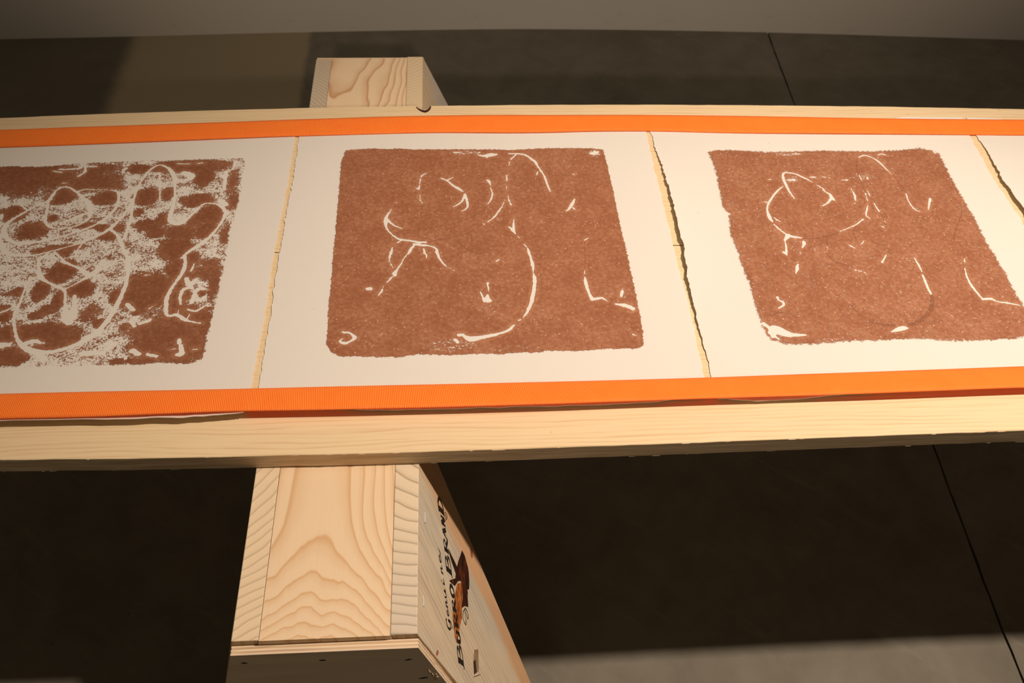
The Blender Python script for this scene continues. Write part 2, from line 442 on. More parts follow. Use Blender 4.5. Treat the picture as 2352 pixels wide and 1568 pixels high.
flat('animal_head_emblem', [
    [(1061.3, 1263), (1067.5, 1276), (1072, 1292), (1075, 1303), (1076.7, 1315), (1078, 1332), (1077.8, 1352.6), (1073.5, 1354), (1074.5, 1375), (1075.8, 1393.8), (1066, 1391), (1060, 1397),
     (1063, 1375), (1062, 1350), (1059, 1335), (1055, 1333), (1051, 1336), (1045, 1345.5), (1038, 1340), (1031.9, 1333), (1039, 1329.5), (1046, 1328), (1046.8, 1316.6), (1042.5, 1304), (1037, 1289), (1033, 1275),
     (1030, 1258), (1037, 1274), (1044, 1288), (1050, 1301), (1053, 1287.5), (1055.5, 1280), (1058.3, 1273)]], mh.m, legNR, .00022)
# calligraphic letters: strokes in a unit box (u along the line, v up), pen thick/thin
G = {
 'B': [([(.18, 0), (.18, 1)], .20), ([(.0, 1), (.55, 1), (.80, .80), (.55, .55), (.18, .52)], .12), ([(.45, .52), (.9, .40), (.85, .10), (.5, 0), (-.08, 0)], .13)],
 'U': [([(.15, 1), (.15, .28), (.35, 0), (.62, .05), (.80, .3)], .20), ([(.80, 1), (.80, 0)], .17)],
 'R': [([(.18, 0), (.18, 1)], .20), ([(.0, 1), (.6, 1), (.82, .78), (.55, .52), (.2, .5)], .12), ([(.42, .5), (.72, .2), (.95, 0), (1.05, .05)], .20)],
 'O': [([(.5, 1), (.15, .75), (.1, .3), (.45, 0), (.85, .25), (.9, .7), (.5, 1)], .17)],
 'A': [([(.0, 0), (.5, 1)], .10), ([(.5, 1), (.85, 0)], .22), ([(.2, .38), (.7, .38)], .09)],
 'N': [([(.12, 0), (.2, 1)], .12), ([(.2, 1), (.78, 0)], .24), ([(.78, 0), (.9, 1)], .12)],
 'D': [([(.2, 0), (.2, 1)], .22), ([(-.05, 1), (.5, 1), (.92, .7), (.88, .25), (.5, 0), (-.05, 0)], .15)],
 'G': [([(.85, .80), (.6, 1), (.2, .8), (.08, .4), (.3, .05), (.7, .1), (.82, .45)], .11), ([(.82, .45), (.8, -.1), (.5, -.35), (.25, -.2)], .09)],
 'e': [([(.15, .45), (.7, .6), (.55, .95), (.2, .75), (.2, .2), (.6, .02), (1, .3)], .16)],
 'n': [([(.1, 0), (.22, .95)], .2), ([(.2, .55), (.6, .98), (.62, .1), (1, .25)], .16)],
 'u': [([(.1, .95), (.15, .15), (.45, .02), (.75, .9)], .16), ([(.75, .9), (.7, .1), (1, .25)], .18)],
 'i': [([(.4, .9), (.35, .1), (.9, .25)], .2), ([(.5, 1.35), (.56, 1.5)], .2)],
}
def stroke_poly(pts, w, cw, ch):
    """broad-pen quad strip in a box cw wide, ch high (metres-like units) -> list of quads in (u,v) box units"""
    out_ = []
    P_ = [Vector((p[0]*cw, p[1]*ch)) for p in pts]
    if len(P_) > 2:
        Q = []
        for i in range(len(P_)-1):
            p0 = P_[max(i-1, 0)]; p1 = P_[i]; p2 = P_[i+1]; p3 = P_[min(i+2, len(P_)-1)]
            for k in range(5):
                t = k/5; Q.append(.5*((2*p1)+(p2-p0)*t+(2*p0-5*p1+4*p2-p3)*t*t+(3*p1-p0-3*p2+p3)*t**3))
        Q.append(P_[-1]); P_ = Q
    w = w*ch*1.75
    L_ = []; R2 = []
    for i, p in enumerate(P_):
        d = (P_[min(i+1, len(P_)-1)]-P_[max(i-1, 0)]); d.normalize() if d.length > 0 else None
        nrm = Vector((-d.y, d.x))
        ww = w*(.55+.45*abs(d.y))*.5
        L_.append(p+nrm*ww); R2.append(p-nrm*ww)
    for i in range(len(P_)-1):
        out_.append([L_[i], L_[i+1], R2[i+1], R2[i]])
    return [[(q.x/cw, q.y/ch) for q in quad] for quad in out_]
def write(cells, base_a, base_b, up, slant=.3):
    """cells: (char, pixel y start, pixel y end, height); baseline runs through pixels base_a..base_b"""
    polys = []
    def bl(py):
        t = (py-base_a[1])/(base_b[1]-base_a[1]); return base_a[0]+t*(base_b[0]-base_a[0])
    for ch, y0, y1, hh in cells:
        a = LP(bl(y0), y0); b = LP(bl(y1), y1)
        du = b-a; dv = up*hh
        for pts, w in G[ch]:
            for quad in stroke_poly(pts, w, du.length, dv.length):
                polys.append([a+du*(u+slant*vv*hh/.02*.6)+dv*vv for u, vv in quad])
    return polys
upv = (LP(1003, 1128)-LP(1019, 1150)).normalized()
# up the face, square to the writing line
line_dir = (LP(1019, 1178)-LP(1067, 1535)).normalized(); upv = nR.cross(line_dir).normalized()
if upv.z < 0: upv = -upv
big = write([('B', 1533, 1484, .026), ('U', 1480, 1449, .020), ('R', 1444, 1412, .020), ('R', 1408, 1379, .020), ('O', 1374, 1346, .022),
             ('B', 1324, 1280, .026), ('R', 1274, 1240, .022), ('A', 1240, 1213, .020), ('N', 1211, 1188, .020), ('D', 1184, 1150, .026)],
            (1066, 1535), (1019, 1178), upv)
gen = write([('G', 1449, 1421, .021), ('e', 1417, 1398, .010), ('n', 1397, 1376, .010), ('u', 1375, 1352, .010), ('i', 1350, 1326, .010), ('n', 1320, 1298, .010), ('e', 1296, 1271, .011)],
            (1036, 1444), (1012, 1275), upv, .35)
sw = []
def px_stroke(pts, w, taper=False):
    for i in range(len(pts)-1):
        a = LP(*pts[i]); b = LP(*pts[i+1]); d = (b-a).normalized(); n_ = nR.cross(d)*w*.5
        w0 = .15 if taper and i == 0 else 1; w1 = .15 if taper and i == len(pts)-2 else 1
        sw.append([a+n_*w0, b+n_*w1, b-n_*w1, a-n_*w0])
px_stroke([(1013, 1274), (1010, 1266), (1005.5, 1257)], .0022, True)
px_stroke([(1022, 1195), (1026, 1192), (1027, 1183), (1023, 1176), (1021, 1178), (1022.5, 1187), (1026, 1192)], .0013)
px_stroke([(1022.5, 1181), (1026, 1188)], .0013)
px_stroke([(1069, 1396), (1064, 1404), (1062.8, 1415), (1066, 1428), (1070, 1435), (1071, 1425)], .002)
px_stroke([(1069, 1396), (1073, 1403), (1076, 1414), (1074.5, 1422), (1071, 1410), (1067, 1398)], .002)
px_stroke([(1067, 1404), (1070, 1418), (1070.5, 1433)], .0016)
def poly_obj(name, polys, mat, parent):
    v = []; f = []
    for q in polys:
        k = len(v); v += [tuple(Vector(p)+nR*.0001) for p in q]; f.append(tuple(range(k, k+len(q))))
    o = mesh_obj(name, v, f, mat, parent)
    for p in o.data.polygons: p.use_smooth = False
    bm = bmesh.new(); bm.from_mesh(o.data)
    for q in bm.faces:
        q.normal_update()
        if q.normal.dot(nR) < 0: q.normal_flip()
    bm.to_mesh(o.data); bm.free(); return o
poly_obj('stamped_lettering', big, M_ink, legNR)
poly_obj('stamped_script', gen+sw[:2], M_ink, legNR)
poly_obj('registered_mark', sw[2:9], M_ink, legNR)
poly_obj('emblem_scroll', sw[9:], M_ink, legNR)
# oval knots
mr = NT('small_red_knot'); mr.base((.33, .12, .045), .6, .2)
def oval(cx, cy_, rx, ry, ang):
    return [(cx+rx*math.cos(t)*math.cos(ang)-ry*math.sin(t)*math.sin(ang), cy_+rx*math.cos(t)*math.sin(ang)+ry*math.sin(t)*math.cos(ang)) for t in [k*math.pi/7 for k in range(14)]]
flat('knot', [oval(1083, 1270, 2.6, 12, -.12)], mr.m, legNR, .0001)
flat('knot', [oval(1004.5, 1499, 2.6, 7, .15)], mr.m, legNR, .0001)
# a gouge with a lifted splinter
flat('gouge', [[(1089.5, 1492), (1098.5, 1490), (1099, 1510), (1100, 1540), (1095, 1545), (1089, 1548), (1087, 1520)]], wood_lines('gouged_wood', (.30, .20, .11), (.16, .09, .05), 'z', freq=90), legNR, .0001)
flat('gouge', [[(1087.5, 1519), (1092.5, 1514), (1095, 1543), (1089, 1549)]], M_dark, legNR, .0002)
flat('gouge', [[(1087.5, 1553.5), (1103, 1548), (1103.5, 1549.5), (1088, 1555)]], M_dark, legNR, .0002)
for (x0, y0, x1, y1) in ((975.6, 1178, 976.4, 1200), (972, 1369, 973.2, 1392)):
    a = LP(x0, y0, .0006); b = LP(x1, y1, .0006); d = (b-a).normalized(); n_ = nR.cross(d)*.0016
    h = nR*.0012
    prism('staple', [a+n_, b+n_, b-n_, a-n_], [a+n_+h, b+n_+h, b-n_+h, a-n_+h], M_steel, legNR)

# ================================================================== TABLE BOARD
ZB = 0.7806
def curve_pts(px, z, n, x0=None, x1=None):
    """smooth world polyline through photo points on the plane z, carried on beyond the frame"""
    P_ = [on_z(a, b, z) for a, b in px]
    X = np.array([p.x for p in P_]); Y = np.array([p.y for p in P_])
    deg = 2 if len(px) < 7 else 3
    k = np.polyfit(X, Y, deg)
    lo, hi = X.min(), X.max(); dk = np.polyder(k)
    def fy(x):
        if x < lo: return float(np.polyval(k, lo)+(x-lo)*np.polyval(dk, lo)*.3)
        if x > hi: return float(np.polyval(k, hi)+(x-hi)*np.polyval(dk, hi)*.3)
        return float(np.polyval(k, x))
    return fy
board_front = curve_pts([(0, 1056), (300, 1051), (600, 1046.5), (1000, 1037), (1300, 1027), (1700, 1010.5), (2152, 995.5), (2352, 988)], ZB, 40)
board_back = curve_pts([(0, 270), (300, 260), (600, 250.5), (1100, 240), (1480, 240), (1800, 243), (2152, 246.5), (2352, 250)], ZB, 40)
BX0, BX1 = -1.75, 2.45
def mat_board():
    m = NT('clear_pine_board'); c = m.coord(); X = m.sep(c)
    lc = m.comb(m.math('MULTIPLY', X[0], 1.5), m.math('MULTIPLY', X[1], 9.0), m.math('MULTIPLY', X[2], 9))
    warp = m.noise(lc, 1.3, 3, .5)
    b = m.math('ADD', m.math('ADD', X[1], m.math('MULTIPLY', X[2], .8)), m.math('MULTIPLY', m.math('SUBTRACT', warp, .5), .05))
    f = m.math('FRACT', m.math('MULTIPLY', b, 112))
    line = m.ramp(f, [(0, .55), (.10, .9), (.22, .35), (.5, .03), (.9, .0), (1, .5)])
    fade = m.step(m.noise(m.comb(m.math('MULTIPLY', X[0], 4.5), m.math('MULTIPLY', X[1], 70), 0.0), 1, 2, .6), .34, .66)
    fib = m.noise(m.comb(m.math('MULTIPLY', X[0], 8), m.math('MULTIPLY', X[1], 420), m.math('MULTIPLY', X[2], 420)), 1, 3, .6)
    ff = m.math('MULTIPLY', m.math('MULTIPLY', line, fade), .85)
    col = m.mix(ff, (.80, .62, .38), (.64, .42, .21))
    col = m.mix(m.math('MULTIPLY', m.step(fib, .50, .75), .22), col, (.50, .35, .18))
    fleck = m.step(m.noise(m.mapping(c, scale=(40, 160, 160)), 1, 1, .5), .79, .83)
    col = m.mix(m.math('MULTIPLY', fleck, .65), col, (.25, .12, .06))
    geo = m.n('ShaderNodeNewGeometry'); nn = m.sep(geo.outputs['Normal'])
    side = m.math('SUBTRACT', 1.0, m.step(m.math('ABSOLUTE', nn[2]), .3, .7))
    rough = m.noise(m.mapping(c, scale=(10, 1, 260)), 1.0, 3, .6)
    scol = m.ramp(rough, [(.3, (.50, .36, .22)), (.5, (.68, .50, .32)), (.72, (.92, .74, .52))])
    col = m.mix(m.math('MULTIPLY', side, .8), col, scol)   # the rough-sawn front edge
    m.base(col, .5, .3); m.bump(m.math('ADD', fib, ff), .12, .0006)
    return m.m
bxs = sorted(set([round(x, 4) for x in np.linspace(BX0, BX1, 150)]))
notch_a, notch_b = on_z(957, 247, ZB), on_z(990, 244.5, ZB)
nx0, nx1 = notch_a.x, notch_b.x; nd = .014
front = []; back = []
for x in bxs:
    front.append((x, board_front(x)+rng.normal(0, .00035)))
fine = sorted(bxs+[nx0+(nx1-nx0)*i/14 for i in range(15)])
for x in fine:
    y = board_back(x)+rng.normal(0, .0003)
    if nx0 <= x <= nx1:
        t = (x-nx0)/(nx1-nx0); y = board_back(x)-nd*math.sqrt(max(0, 1-(2*t-1.1)**2/1.21))*(1 if .01 < t < .99 else 0)
    back.append((x, y))
# top and bottom as column strips (the back has more points): build by bmesh fill
outline = front+back[::-1]
bm = bmesh.new()
top = [bm.verts.new((x, y, ZB)) for x, y in outline]
face = bm.faces.new(top)
r_ = bmesh.ops.extrude_face_region(bm, geom=[face])
for e in r_['geom']:
    if isinstance(e, bmesh.types.BMVert): e.co.z = ZT+.0004
bmesh.ops.recalc_face_normals(bm, faces=bm.faces)
me = bpy.data.meshes.new('table_board'); bm.to_mesh(me); bm.free()
ORB = Vector((.35, 1.3, ZT))
for v_ in me.vertices: v_.co -= ORB
board = bpy.data.objects.new('table_board', me); COL.objects.link(board); board.location = ORB
me.materials.append(mat_board())
bevel(board, .0009, 1, 50)
tag(board, 'long pale pine board lying across the sawhorse as a table top', 'table board')

# thin dark sliver set round the notch
mb = NT('dark_sliver'); mb.base((.045, .016, .008), .9, .1)
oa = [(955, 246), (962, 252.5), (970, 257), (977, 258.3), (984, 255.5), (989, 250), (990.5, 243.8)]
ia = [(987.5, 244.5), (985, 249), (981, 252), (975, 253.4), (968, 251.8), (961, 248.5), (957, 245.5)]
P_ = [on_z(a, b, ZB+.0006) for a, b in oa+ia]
prism('notch_sliver', P_, [p-Vector((0, 0, .004)) for p in P_], mb.m, board)

# chips on the board's front arris
mc = NT('bare_chip'); mc.base((.80, .66, .47), .8, .1)
v = []; f = []
for i in range(46):
    x = rng.uniform(-.85, 1.15); y = board_front(x)-.0004; L = rng.uniform(.003, .016); h = rng.uniform(.0006, .0016)
    z = ZB-.0002 if i % 2 else ZT+.0012
    k = len(v); v += [(x, y, z-h), (x+L, y, z-h*.3), (x+L*.8, y, z), (x, y, z), (x, y-h*.5, z-h*.6), (x+L*.7, y-h*.5, z-h*.3)]
    f += [(k, k+1, k+2, k+3), (k, k+4, k+5, k+1), (k+1, k+5, k+2), (k+2, k+5, k+4, k+3), (k+3, k+4, k)]
ch_ = mesh_obj('edge_splinters', v, f, mc.m, board); ch_['kind'] = 'stuff'

# ================================================================== PAPER SHEETS
def mat_paper():
    m = NT('cotton_paper'); c = m.coord()
    n = m.noise(c, 3, 3, .5); f = m.noise(c, 700, 2, .5)
    sp_n = m.step(m.noise(c, 95, 1, .5), .80, .83)
    col = m.mix(n, (.90, .855, .785), (.92, .875, .805))
    col = m.mix(m.math('MULTIPLY', sp_n, .35), col, (.50, .40, .32))
    m.base(col, .8, .15); m.bump(f, .06, .0004)
    tl = m.n('ShaderNodeBsdfTranslucent'); m.l(col, tl.inputs[0]); mx = m.n('ShaderNodeMixShader'); mx.inputs[0].default_value = .22
    m.l(m.b.outputs[0], mx.inputs[1]); m.l(tl.outputs[0], mx.inputs[2]); m.l(mx.outputs[0], m.out.inputs[0])
    return m.m
M_paper = mat_paper()
ZP = ZB+.0016       # top of the paper
def edge_fn(pts, z):
    """x as a function of y for a torn side edge traced on the photo"""
    P_ = sorted([(on_z(a, b, z).y, on_z(a, b, z).x) for a, b in pts])
    Y = [p[0] for p in P_]; X = [p[1] for p in P_]
    return lambda y: float(np.interp(y, Y, X))
g1l = edge_fn([(678.5, 312), (659, 430), (645, 500), (629, 580), (613, 700), (594, 800), (576, 889), (563, 955)], ZP)
g1r = edge_fn([(688, 312), (670.5, 430), (657, 500), (641.5, 580), (625, 700), (608, 800), (593, 889), (583, 950)], ZP)
g2l = edge_fn([(1478, 280), (1483, 303), (1514, 431), (1545.6, 563), (1574.5, 672), (1592.6, 752), (1614.7, 857), (1630, 930)], ZP)
g2r = edge_fn([(1487, 280), (1493, 303), (1534, 431), (1566.5, 563), (1584.6, 672), (1604.7, 752), (1634, 857), (1650, 930)], ZP)
g3l = edge_fn([(2218, 285), (2227, 311), (2243, 340), (2283.6, 414), (2343, 500), (2420, 640), (2500, 780), (2560, 890)], ZP)
g3r = edge_fn([(2222, 275), (2242, 311), (2262, 340), (2299, 414), (2357, 500), (2436, 640), (2515, 780), (2575, 890)], ZP)
def y_of(pts, z, default=None):
    P_ = sorted([(on_z(a, b, z).x, on_z(a, b, z).y) for a, b in pts])
    X = [p[0] for p in P_]; Y = [p[1] for p in P_]
    return lambda x: float(np.interp(x, X, Y))
def tear(n, amp, seed):
    r = np.random.default_rng(seed); a = r.normal(0, 1, n)
    b = np.convolve(a, [.25, .5, .25], 'same')+1.6*np.convolve(r.normal(0, 1, n), np.ones(9)/9, 'same')
    return b*amp
def sheet(xl_, xr_, yf_, yb_, label, origin, lift_l=0.0, lift_r=0.0, seed=1, ra=.0011, lift_f=0.0):
    nu, nv = 90, 230
    jl = tear(nv+1, ra, seed); jr = tear(nv+1, ra, seed+10); jf = tear(nu+1, .0007, seed+20)
    T = []
    for j in range(nv+1):
        s = j/nv
        for i in range(nu+1):
            u = i/nu
            u = .5-.5*math.cos(math.pi*u) if True else u
            x0_ = xl_(1.2); x1_ = xr_(1.2)
            xa = x0_+(x1_-x0_)*u
            y = yf_(xa)+jf[i]+(yb_(xa)-yf_(xa)-jf[i])*s
            x = xl_(y)+jl[j]+(xr_(y)+jr[j]-xl_(y)-jl[j])*u
            arch = math.sin(math.pi*min(max((y-.99)/.68, 0), 1))**1.3
            z = ZP+lift_l*arch*max(0, 1-(x-xl_(y))/.11)**2+lift_r*arch*max(0, 1-(xr_(y)-x)/.10)**2
            z += lift_f*max(0, 1-s*18)**2
            T.append((x, y, z))
    N = len(T); B_ = [(x, y, z-.0011) for x, y, z in T]
    W_ = nu+1; f = []
    for j in range(nv):
        for i in range(nu):
            a = j*W_+i; f.append((a, a+1, a+W_+1, a+W_)); f.append((N+a, N+a+W_, N+a+W_+1, N+a+1))
    for j in range(nv):
        a = j*W_; f.append((a, a+W_, N+a+W_, N+a)); a += nu; f.append((a, N+a, N+a+W_, a+W_))
    for i in range(nu):
        f.append((i, N+i, N+i+1, i+1)); a = nv*W_+i; f.append((a, a+1, N+a+1, N+a))
    root = empty('paper_sheet', origin)
    tag(root, label, 'paper sheet', 'torn-edged sheets strapped along the board')
    mesh_obj('paper', T+B_, f, M_paper, root, smooth=False)
    return root
back_hid = y_of([(0, 312), (700, 285), (1100, 275), (1500, 272), (2040, 276), (2352, 286)], ZP)
front1 = y_of([(-200, 970), (0, 966), (60, 964), (160, 962), (250, 963), (330, 961), (420, 957), (480, 953), (563, 948), (700, 944)], ZB+.0165)
front2 = y_of([(570, 930), (800, 936), (830, 939), (845, 942), (1000, 939), (1150, 934), (1300, 930.5), (1420, 927), (1520, 921.5), (1560, 915), (1700, 905)], ZB+.0085)
front3 = y_of([(1648, 914.5), (1700, 917.5), (1740, 919.5), (1800, 917), (1850, 913), (1950, 904), (2100, 893), (2352, 880), (2600, 870)], ZB+.0085)
sh1 = sheet(lambda y: g1l(y)-.80, g1l, front1, back_hid, 'leftmost sheet, its brown print scratched through with white loops', (-.65, 1.3, ZB), seed=3, lift_f=.0150)
sh2 = sheet(g1r, g2l, front2, back_hid, 'middle sheet whose near-square brown print is seen whole', (.02, 1.3, ZB), lift_l=.0005, seed=4, lift_f=.0068)
back3 = y_of([(1400, 274), (1800, 276), (2030, 276), (2050, 268.5), (2205, 269.5), (2215, 276), (2352, 286)], ZP)
sh3 = sheet(g2r, g3l, front3, back3, 'right-hand sheet with a slanted brown print near the bright end', (.7, 1.3, ZB), lift_l=.009, seed=5, ra=.0013, lift_f=.0068)
back4 = y_of([(2223, 270), (2290, 273.5), (2300, 280), (2500, 292)], ZP)
sh4 = sheet(g3r, lambda y: 1.92, lambda x: .95, back4, 'blank sheet showing only its left edge at the right border, beyond the last torn gap', (1.5, 1.3, ZB), lift_l=.009, seed=6, ra=.0013)
# dried glue seam: short dark line crossing the gaps (joint in the board under the sheets)
ms = NT('hairline_joint'); ms.base((.10, .06, .03), .9, .1)
for (a, b) in (((1543.5, 563), (1568, 563.5)), ((628, 579), (641, 580))):
    p, q = on_z(*a, ZB+.0003), on_z(*b, ZB+.0003)
    prism('hairline_crack', [p+Vector((0, .0009, 0)), q+Vector((0, .0009, 0)), q-Vector((0, .0009, 0)), p-Vector((0, .0009, 0))],
          [p+Vector((0, .0009, -.0006)), q+Vector((0, .0009, -.0006)), q-Vector((0, .0009, .0006)), p-Vector((0, .0009, .0006))], ms.m, board)

# ------------------------------------------------------------------ INK
def seg_dist(PX, PY, a, b):
    ax, ay = a; bx, by = b; dx, dy = bx-ax, by-ay; L2 = dx*dx+dy*dy+1e-12
    t = np.clip(((PX-ax)*dx+(PY-ay)*dy)/L2, 0, 1)
    return np.hypot(PX-ax-t*dx, PY-ay-t*dy), t
def smooth_px(pts):
    if len(pts) < 3: return pts
    out_ = []
    for i in range(len(pts)-1):
        p0, p1, p2, p3 = pts[max(i-1, 0)], pts[i], pts[i+1], pts[min(i+2, len(pts)-1)]
        for k in range(4):
            t = k/4
            out_.append(tuple(.5*((2*b)+(c-a)*t+(2*a-5*b+4*c-d)*t*t+(3*b-a-3*c+d)*t**3) for a, b, c, d in zip(p0, p1, p2, p3)))
    out_.append(tuple(pts[-1])); return out_
class Tile:
    def __init__(s, ox, oy, sc): s.o = (ox, oy, sc)
    def __call__(s, x, y): return (s.o[0]+x/s.o[2], s.o[1]+y/s.o[2])
PXM = 1230.0   # about pixels per metre on the board, for stroke widths
def strokes(tile, lst):
    """lst: (points in tile px, width in tile px or per-end widths)"""
    out_ = []
    for pts, w in lst:
        if isinstance(w, (int, float)): ws = [w]*len(pts)
        elif len(w) == len(pts): ws = list(w)
        else: ws = list(np.interp(np.linspace(0, 1, len(pts)), np.linspace(0, 1, len(w)), w))
        full = smooth_px([(*tile(*p), ww/tile.o[2]/PXM) for p, ww in zip(pts, ws)])
        out_.append(full)
    return out_
def blobs(tile, lst):
    return [(*tile(x, y), rx/tile.o[2], ry/tile.o[2], a) for x, y, rx, ry, a in lst]
def ink_print(parent, outline_px, lines, solid, wear0, wearb, ghosts, mat, zfun=None):
    z = ZP
    O = [on_z(a, b, z) for a, b in outline_px]; OX = np.array([p.x for p in O]); OY = np.array([p.y for p in O])
    h = .0017
    x0, x1, y0, y1 = OX.min()-.006, OX.max()+.006, OY.min()-.006, OY.max()+.006
    gx = np.arange(x0, x1, h); gy = np.arange(y0, y1, h)
    PX, PY = np.meshgrid(gx, gy); sh = PX.shape
    # signed distance to the plate outline
    D = np.full(sh, 9.0); inside = np.zeros(sh, bool); n = len(OX)
    for i in range(n):
        a = (OX[i], OY[i]); b = (OX[(i+1) % n], OY[(i+1) % n])
        d, _ = seg_dist(PX, PY, a, b); D = np.minimum(D, d)
        c = ((a[1] > PY) != (b[1] > PY)) & (PX < (b[0]-a[0])*(PY-a[1])/((b[1]-a[1])+1e-12)+a[0])
        inside ^= c
    edge = np.where(inside, D, -D)
    def field(strs, fall=.05):
        F = np.full(sh, -fall)
        for st_ in strs:
            P_ = [(on_z(p[0], p[1], z), p[2]) for p in st_]
            if len(P_) == 1: P_ = P_*2
            for (a, wa), (b, wb) in zip(P_[:-1], P_[1:]):
                m_ = fall
                ix = slice(max(0, int((min(a.x, b.x)-m_-x0)/h)), max(0, int((max(a.x, b.x)+m_-x0)/h)+1))
                iy = slice(max(0, int((min(a.y, b.y)-m_-y0)/h)), max(0, int((max(a.y, b.y)+m_-y0)/h)+1))
                sx, sy_ = PX[iy, ix], PY[iy, ix]
                if sx.size == 0: continue
                d, t = seg_dist(sx, sy_, (a.x, a.y), (b.x, b.y))
                F[iy, ix] = np.maximum(F[iy, ix], (wa+(wb-wa)*t)*.5-d)
        return F
    line = field(lines, .014); ghost = field(ghosts, .012)
    def gsum(bl, init=0.0):
        F = np.full(sh, init)
        for (bx, by, rx, ry, a) in bl:
            c = on_z(bx, by, z); ex = on_z(bx+rx, by, z); ey = on_z(bx, by+ry, z)
            wx = abs(ex.x-c.x)+1e-5; wy = abs(ey.y-c.y)+1e-5
            q = ((PX-c.x)/wx)**2+((PY-c.y)/wy)**2
            F = np.maximum(F, a*np.clip(1.15-q*.55, 0, 1))
        return F
    wear = np.maximum(wear0*(1-gsum(solid)), gsum(wearb))
    zz = np.full(sh, z+.00035)
    keep = edge > -.005
    idx = -np.ones(sh, int); idx[keep] = np.arange(keep.sum())
    V = np.stack([PX[keep], PY[keep], zz[keep]], 1)
    q = keep[:-1, :-1] & keep[1:, :-1] & keep[:-1, 1:] & keep[1:, 1:]
    Fc = np.stack([idx[:-1, :-1][q], idx[:-1, 1:][q], idx[1:, 1:][q], idx[1:, :-1][q]], 1)
    if zfun is not None:
        V[:, 2] += np.array([zfun(x, y) for x, y in V[:, :2]])
    b = base_of(parent)
    me = bpy.data.meshes.new('ink_print')
    me.vertices.add(len(V)); me.vertices.foreach_set('co', (V-np.array(b)).astype(np.float32).ravel())
    me.loops.add(Fc.size); me.loops.foreach_set('vertex_index', Fc.ravel().astype(np.int32))
    me.polygons.add(len(Fc)); me.polygons.foreach_set('loop_start', np.arange(0, Fc.size, 4, dtype=np.int32))
    me.update(calc_edges=True)
    for nm, A in (('edge', edge), ('line', line), ('wear', wear), ('ghost', ghost)):
        at = me.attributes.new(nm, 'FLOAT', 'POINT'); at.data.foreach_set('value', A[keep].astype(np.float32))
    o = bpy.data.objects.new('ink_print', me); COL.objects.link(o); o.parent = parent
    me.materials.append(mat)
    return o
def mat_print(name, scale_wear, wobble, edge_soft, pale, tone=1.0, two=False, rag=.009):
    m = NT(name); c = m.coord()
    e, ln, wr, gh = m.attr('edge'), m.attr('line'), m.attr('wear'), m.attr('ghost')
    n_f = m.noise(c, 420, 3, .65)                       # crumb size
    n_m = m.noise(m.mapping(c, scale=(.8, 1.35, 1)), scale_wear, 4, .68, .5)
    n_s = m.noise(c, 150, 3, .6)
    if two:                                             # coarse patches and fine grit together
        n_c = m.noise(m.mapping(c, scale=(.8, 1.2, 1)), 34, 4, .6, .3); n_g = m.noise(c, 330, 3, .7)
        n_m = m.math('ADD', m.math('ADD', m.math('MULTIPLY', n_c, .72), m.math('MULTIPLY', n_g, .95)), -.335)
    n_l = m.noise(c, 16, 4, .6)
    # line carved out of the ink
    l2 = m.math('ADD', ln, m.math('MULTIPLY', m.math('SUBTRACT', n_s, .5), wobble))
    l2 = m.math('ADD', l2, m.math('MULTIPLY', m.math('SUBTRACT', n_f, .5), wobble*.6))
    k_line = m.step(l2, -.0002, .0003)
    # dry patches
    thr = m.math('SUBTRACT', 1.0, wr)                   # wear .5 -> threshold .5
    k_wear = m.step(m.math('SUBTRACT', n_m, m.math('ADD', m.math('MULTIPLY', thr, .62), .20)), -.012, .012)
    # ragged edge
    ee = m.math('ADD', e, m.math('MULTIPLY', m.math('SUBTRACT', n_s, .5), rag))
    ee = m.math('ADD', ee, m.math('MULTIPLY', m.math('SUBTRACT', n_f, .5), rag*.6))
    k_edge = m.math('SUBTRACT', 1.0, m.step(ee, -.0006, edge_soft))
    hole = m.math('MAXIMUM', k_line, m.math('MAXIMUM', k_wear, k_edge))
    ink = m.math('SUBTRACT', 1.0, hole, clamp=True)
    # colour: dense ink, thin ink, speckle where bubbles burst
    thin = m.math('ADD', m.math('MULTIPLY', n_l, .42), m.math('MULTIPLY', n_s, .58))
    thin = m.math('ADD', thin, m.math('MULTIPLY', wr, .22))
    col = m.ramp(thin, [(.36, (.275*tone, .094*tone, .041*tone)), (.52, (.325*tone, .124*tone, .060*tone)), (.64, (.39*tone, .168*tone, .088*tone)), (.80, (.50*tone, .25*tone, .150*tone))])
    near = m.math('MULTIPLY', m.step(m.math('ADD', ln, m.math('MULTIPLY', n_s, .01)), -.004, .004), .35)
    col = m.mix(near, col, (.50, .235, .13))
    vor = m.n('ShaderNodeTexVoronoi'); m.l(c, vor.inputs['Vector']); vor.inputs['Scale'].default_value = 150; vor.inputs['Randomness'].default_value = 1
    dotp = m.math('SUBTRACT', 1.0, m.step(vor.outputs['Distance'], .12, .30))
    sel = m.step(m.noise(c, 60, 3, .7), .50, .60)
    col = m.mix(m.math('MULTIPLY', m.math('MULTIPLY', dotp, sel), pale), col, (.66, .42, .29))
    g = m.step(gh, -.0004, .0006)
    col = m.mix(m.math('MULTIPLY', g, .62), col, (.215*tone, .080*tone, .040*tone))
    m.base(col, .62, .22)
    h = m.math('ADD', m.math('MULTIPLY', ink, 1.0), m.math('MULTIPLY', n_s, .5)); h = m.math('ADD', h, m.math('MULTIPLY', n_f, .35))
    h = m.math('SUBTRACT', h, m.math('MULTIPLY', m.step(gh, -.002, .001), .5))
    m.bump(h, .35, .0012)
    tr = m.n('ShaderNodeBsdfTransparent'); mx = m.n('ShaderNodeMixShader')
    m.l(ink, mx.inputs[0]); m.l(tr.outputs[0], mx.inputs[1]); m.l(m.b.outputs[0], mx.inputs[2])
    m.l(mx.outputs[0], m.out.inputs[0])
    return m.m

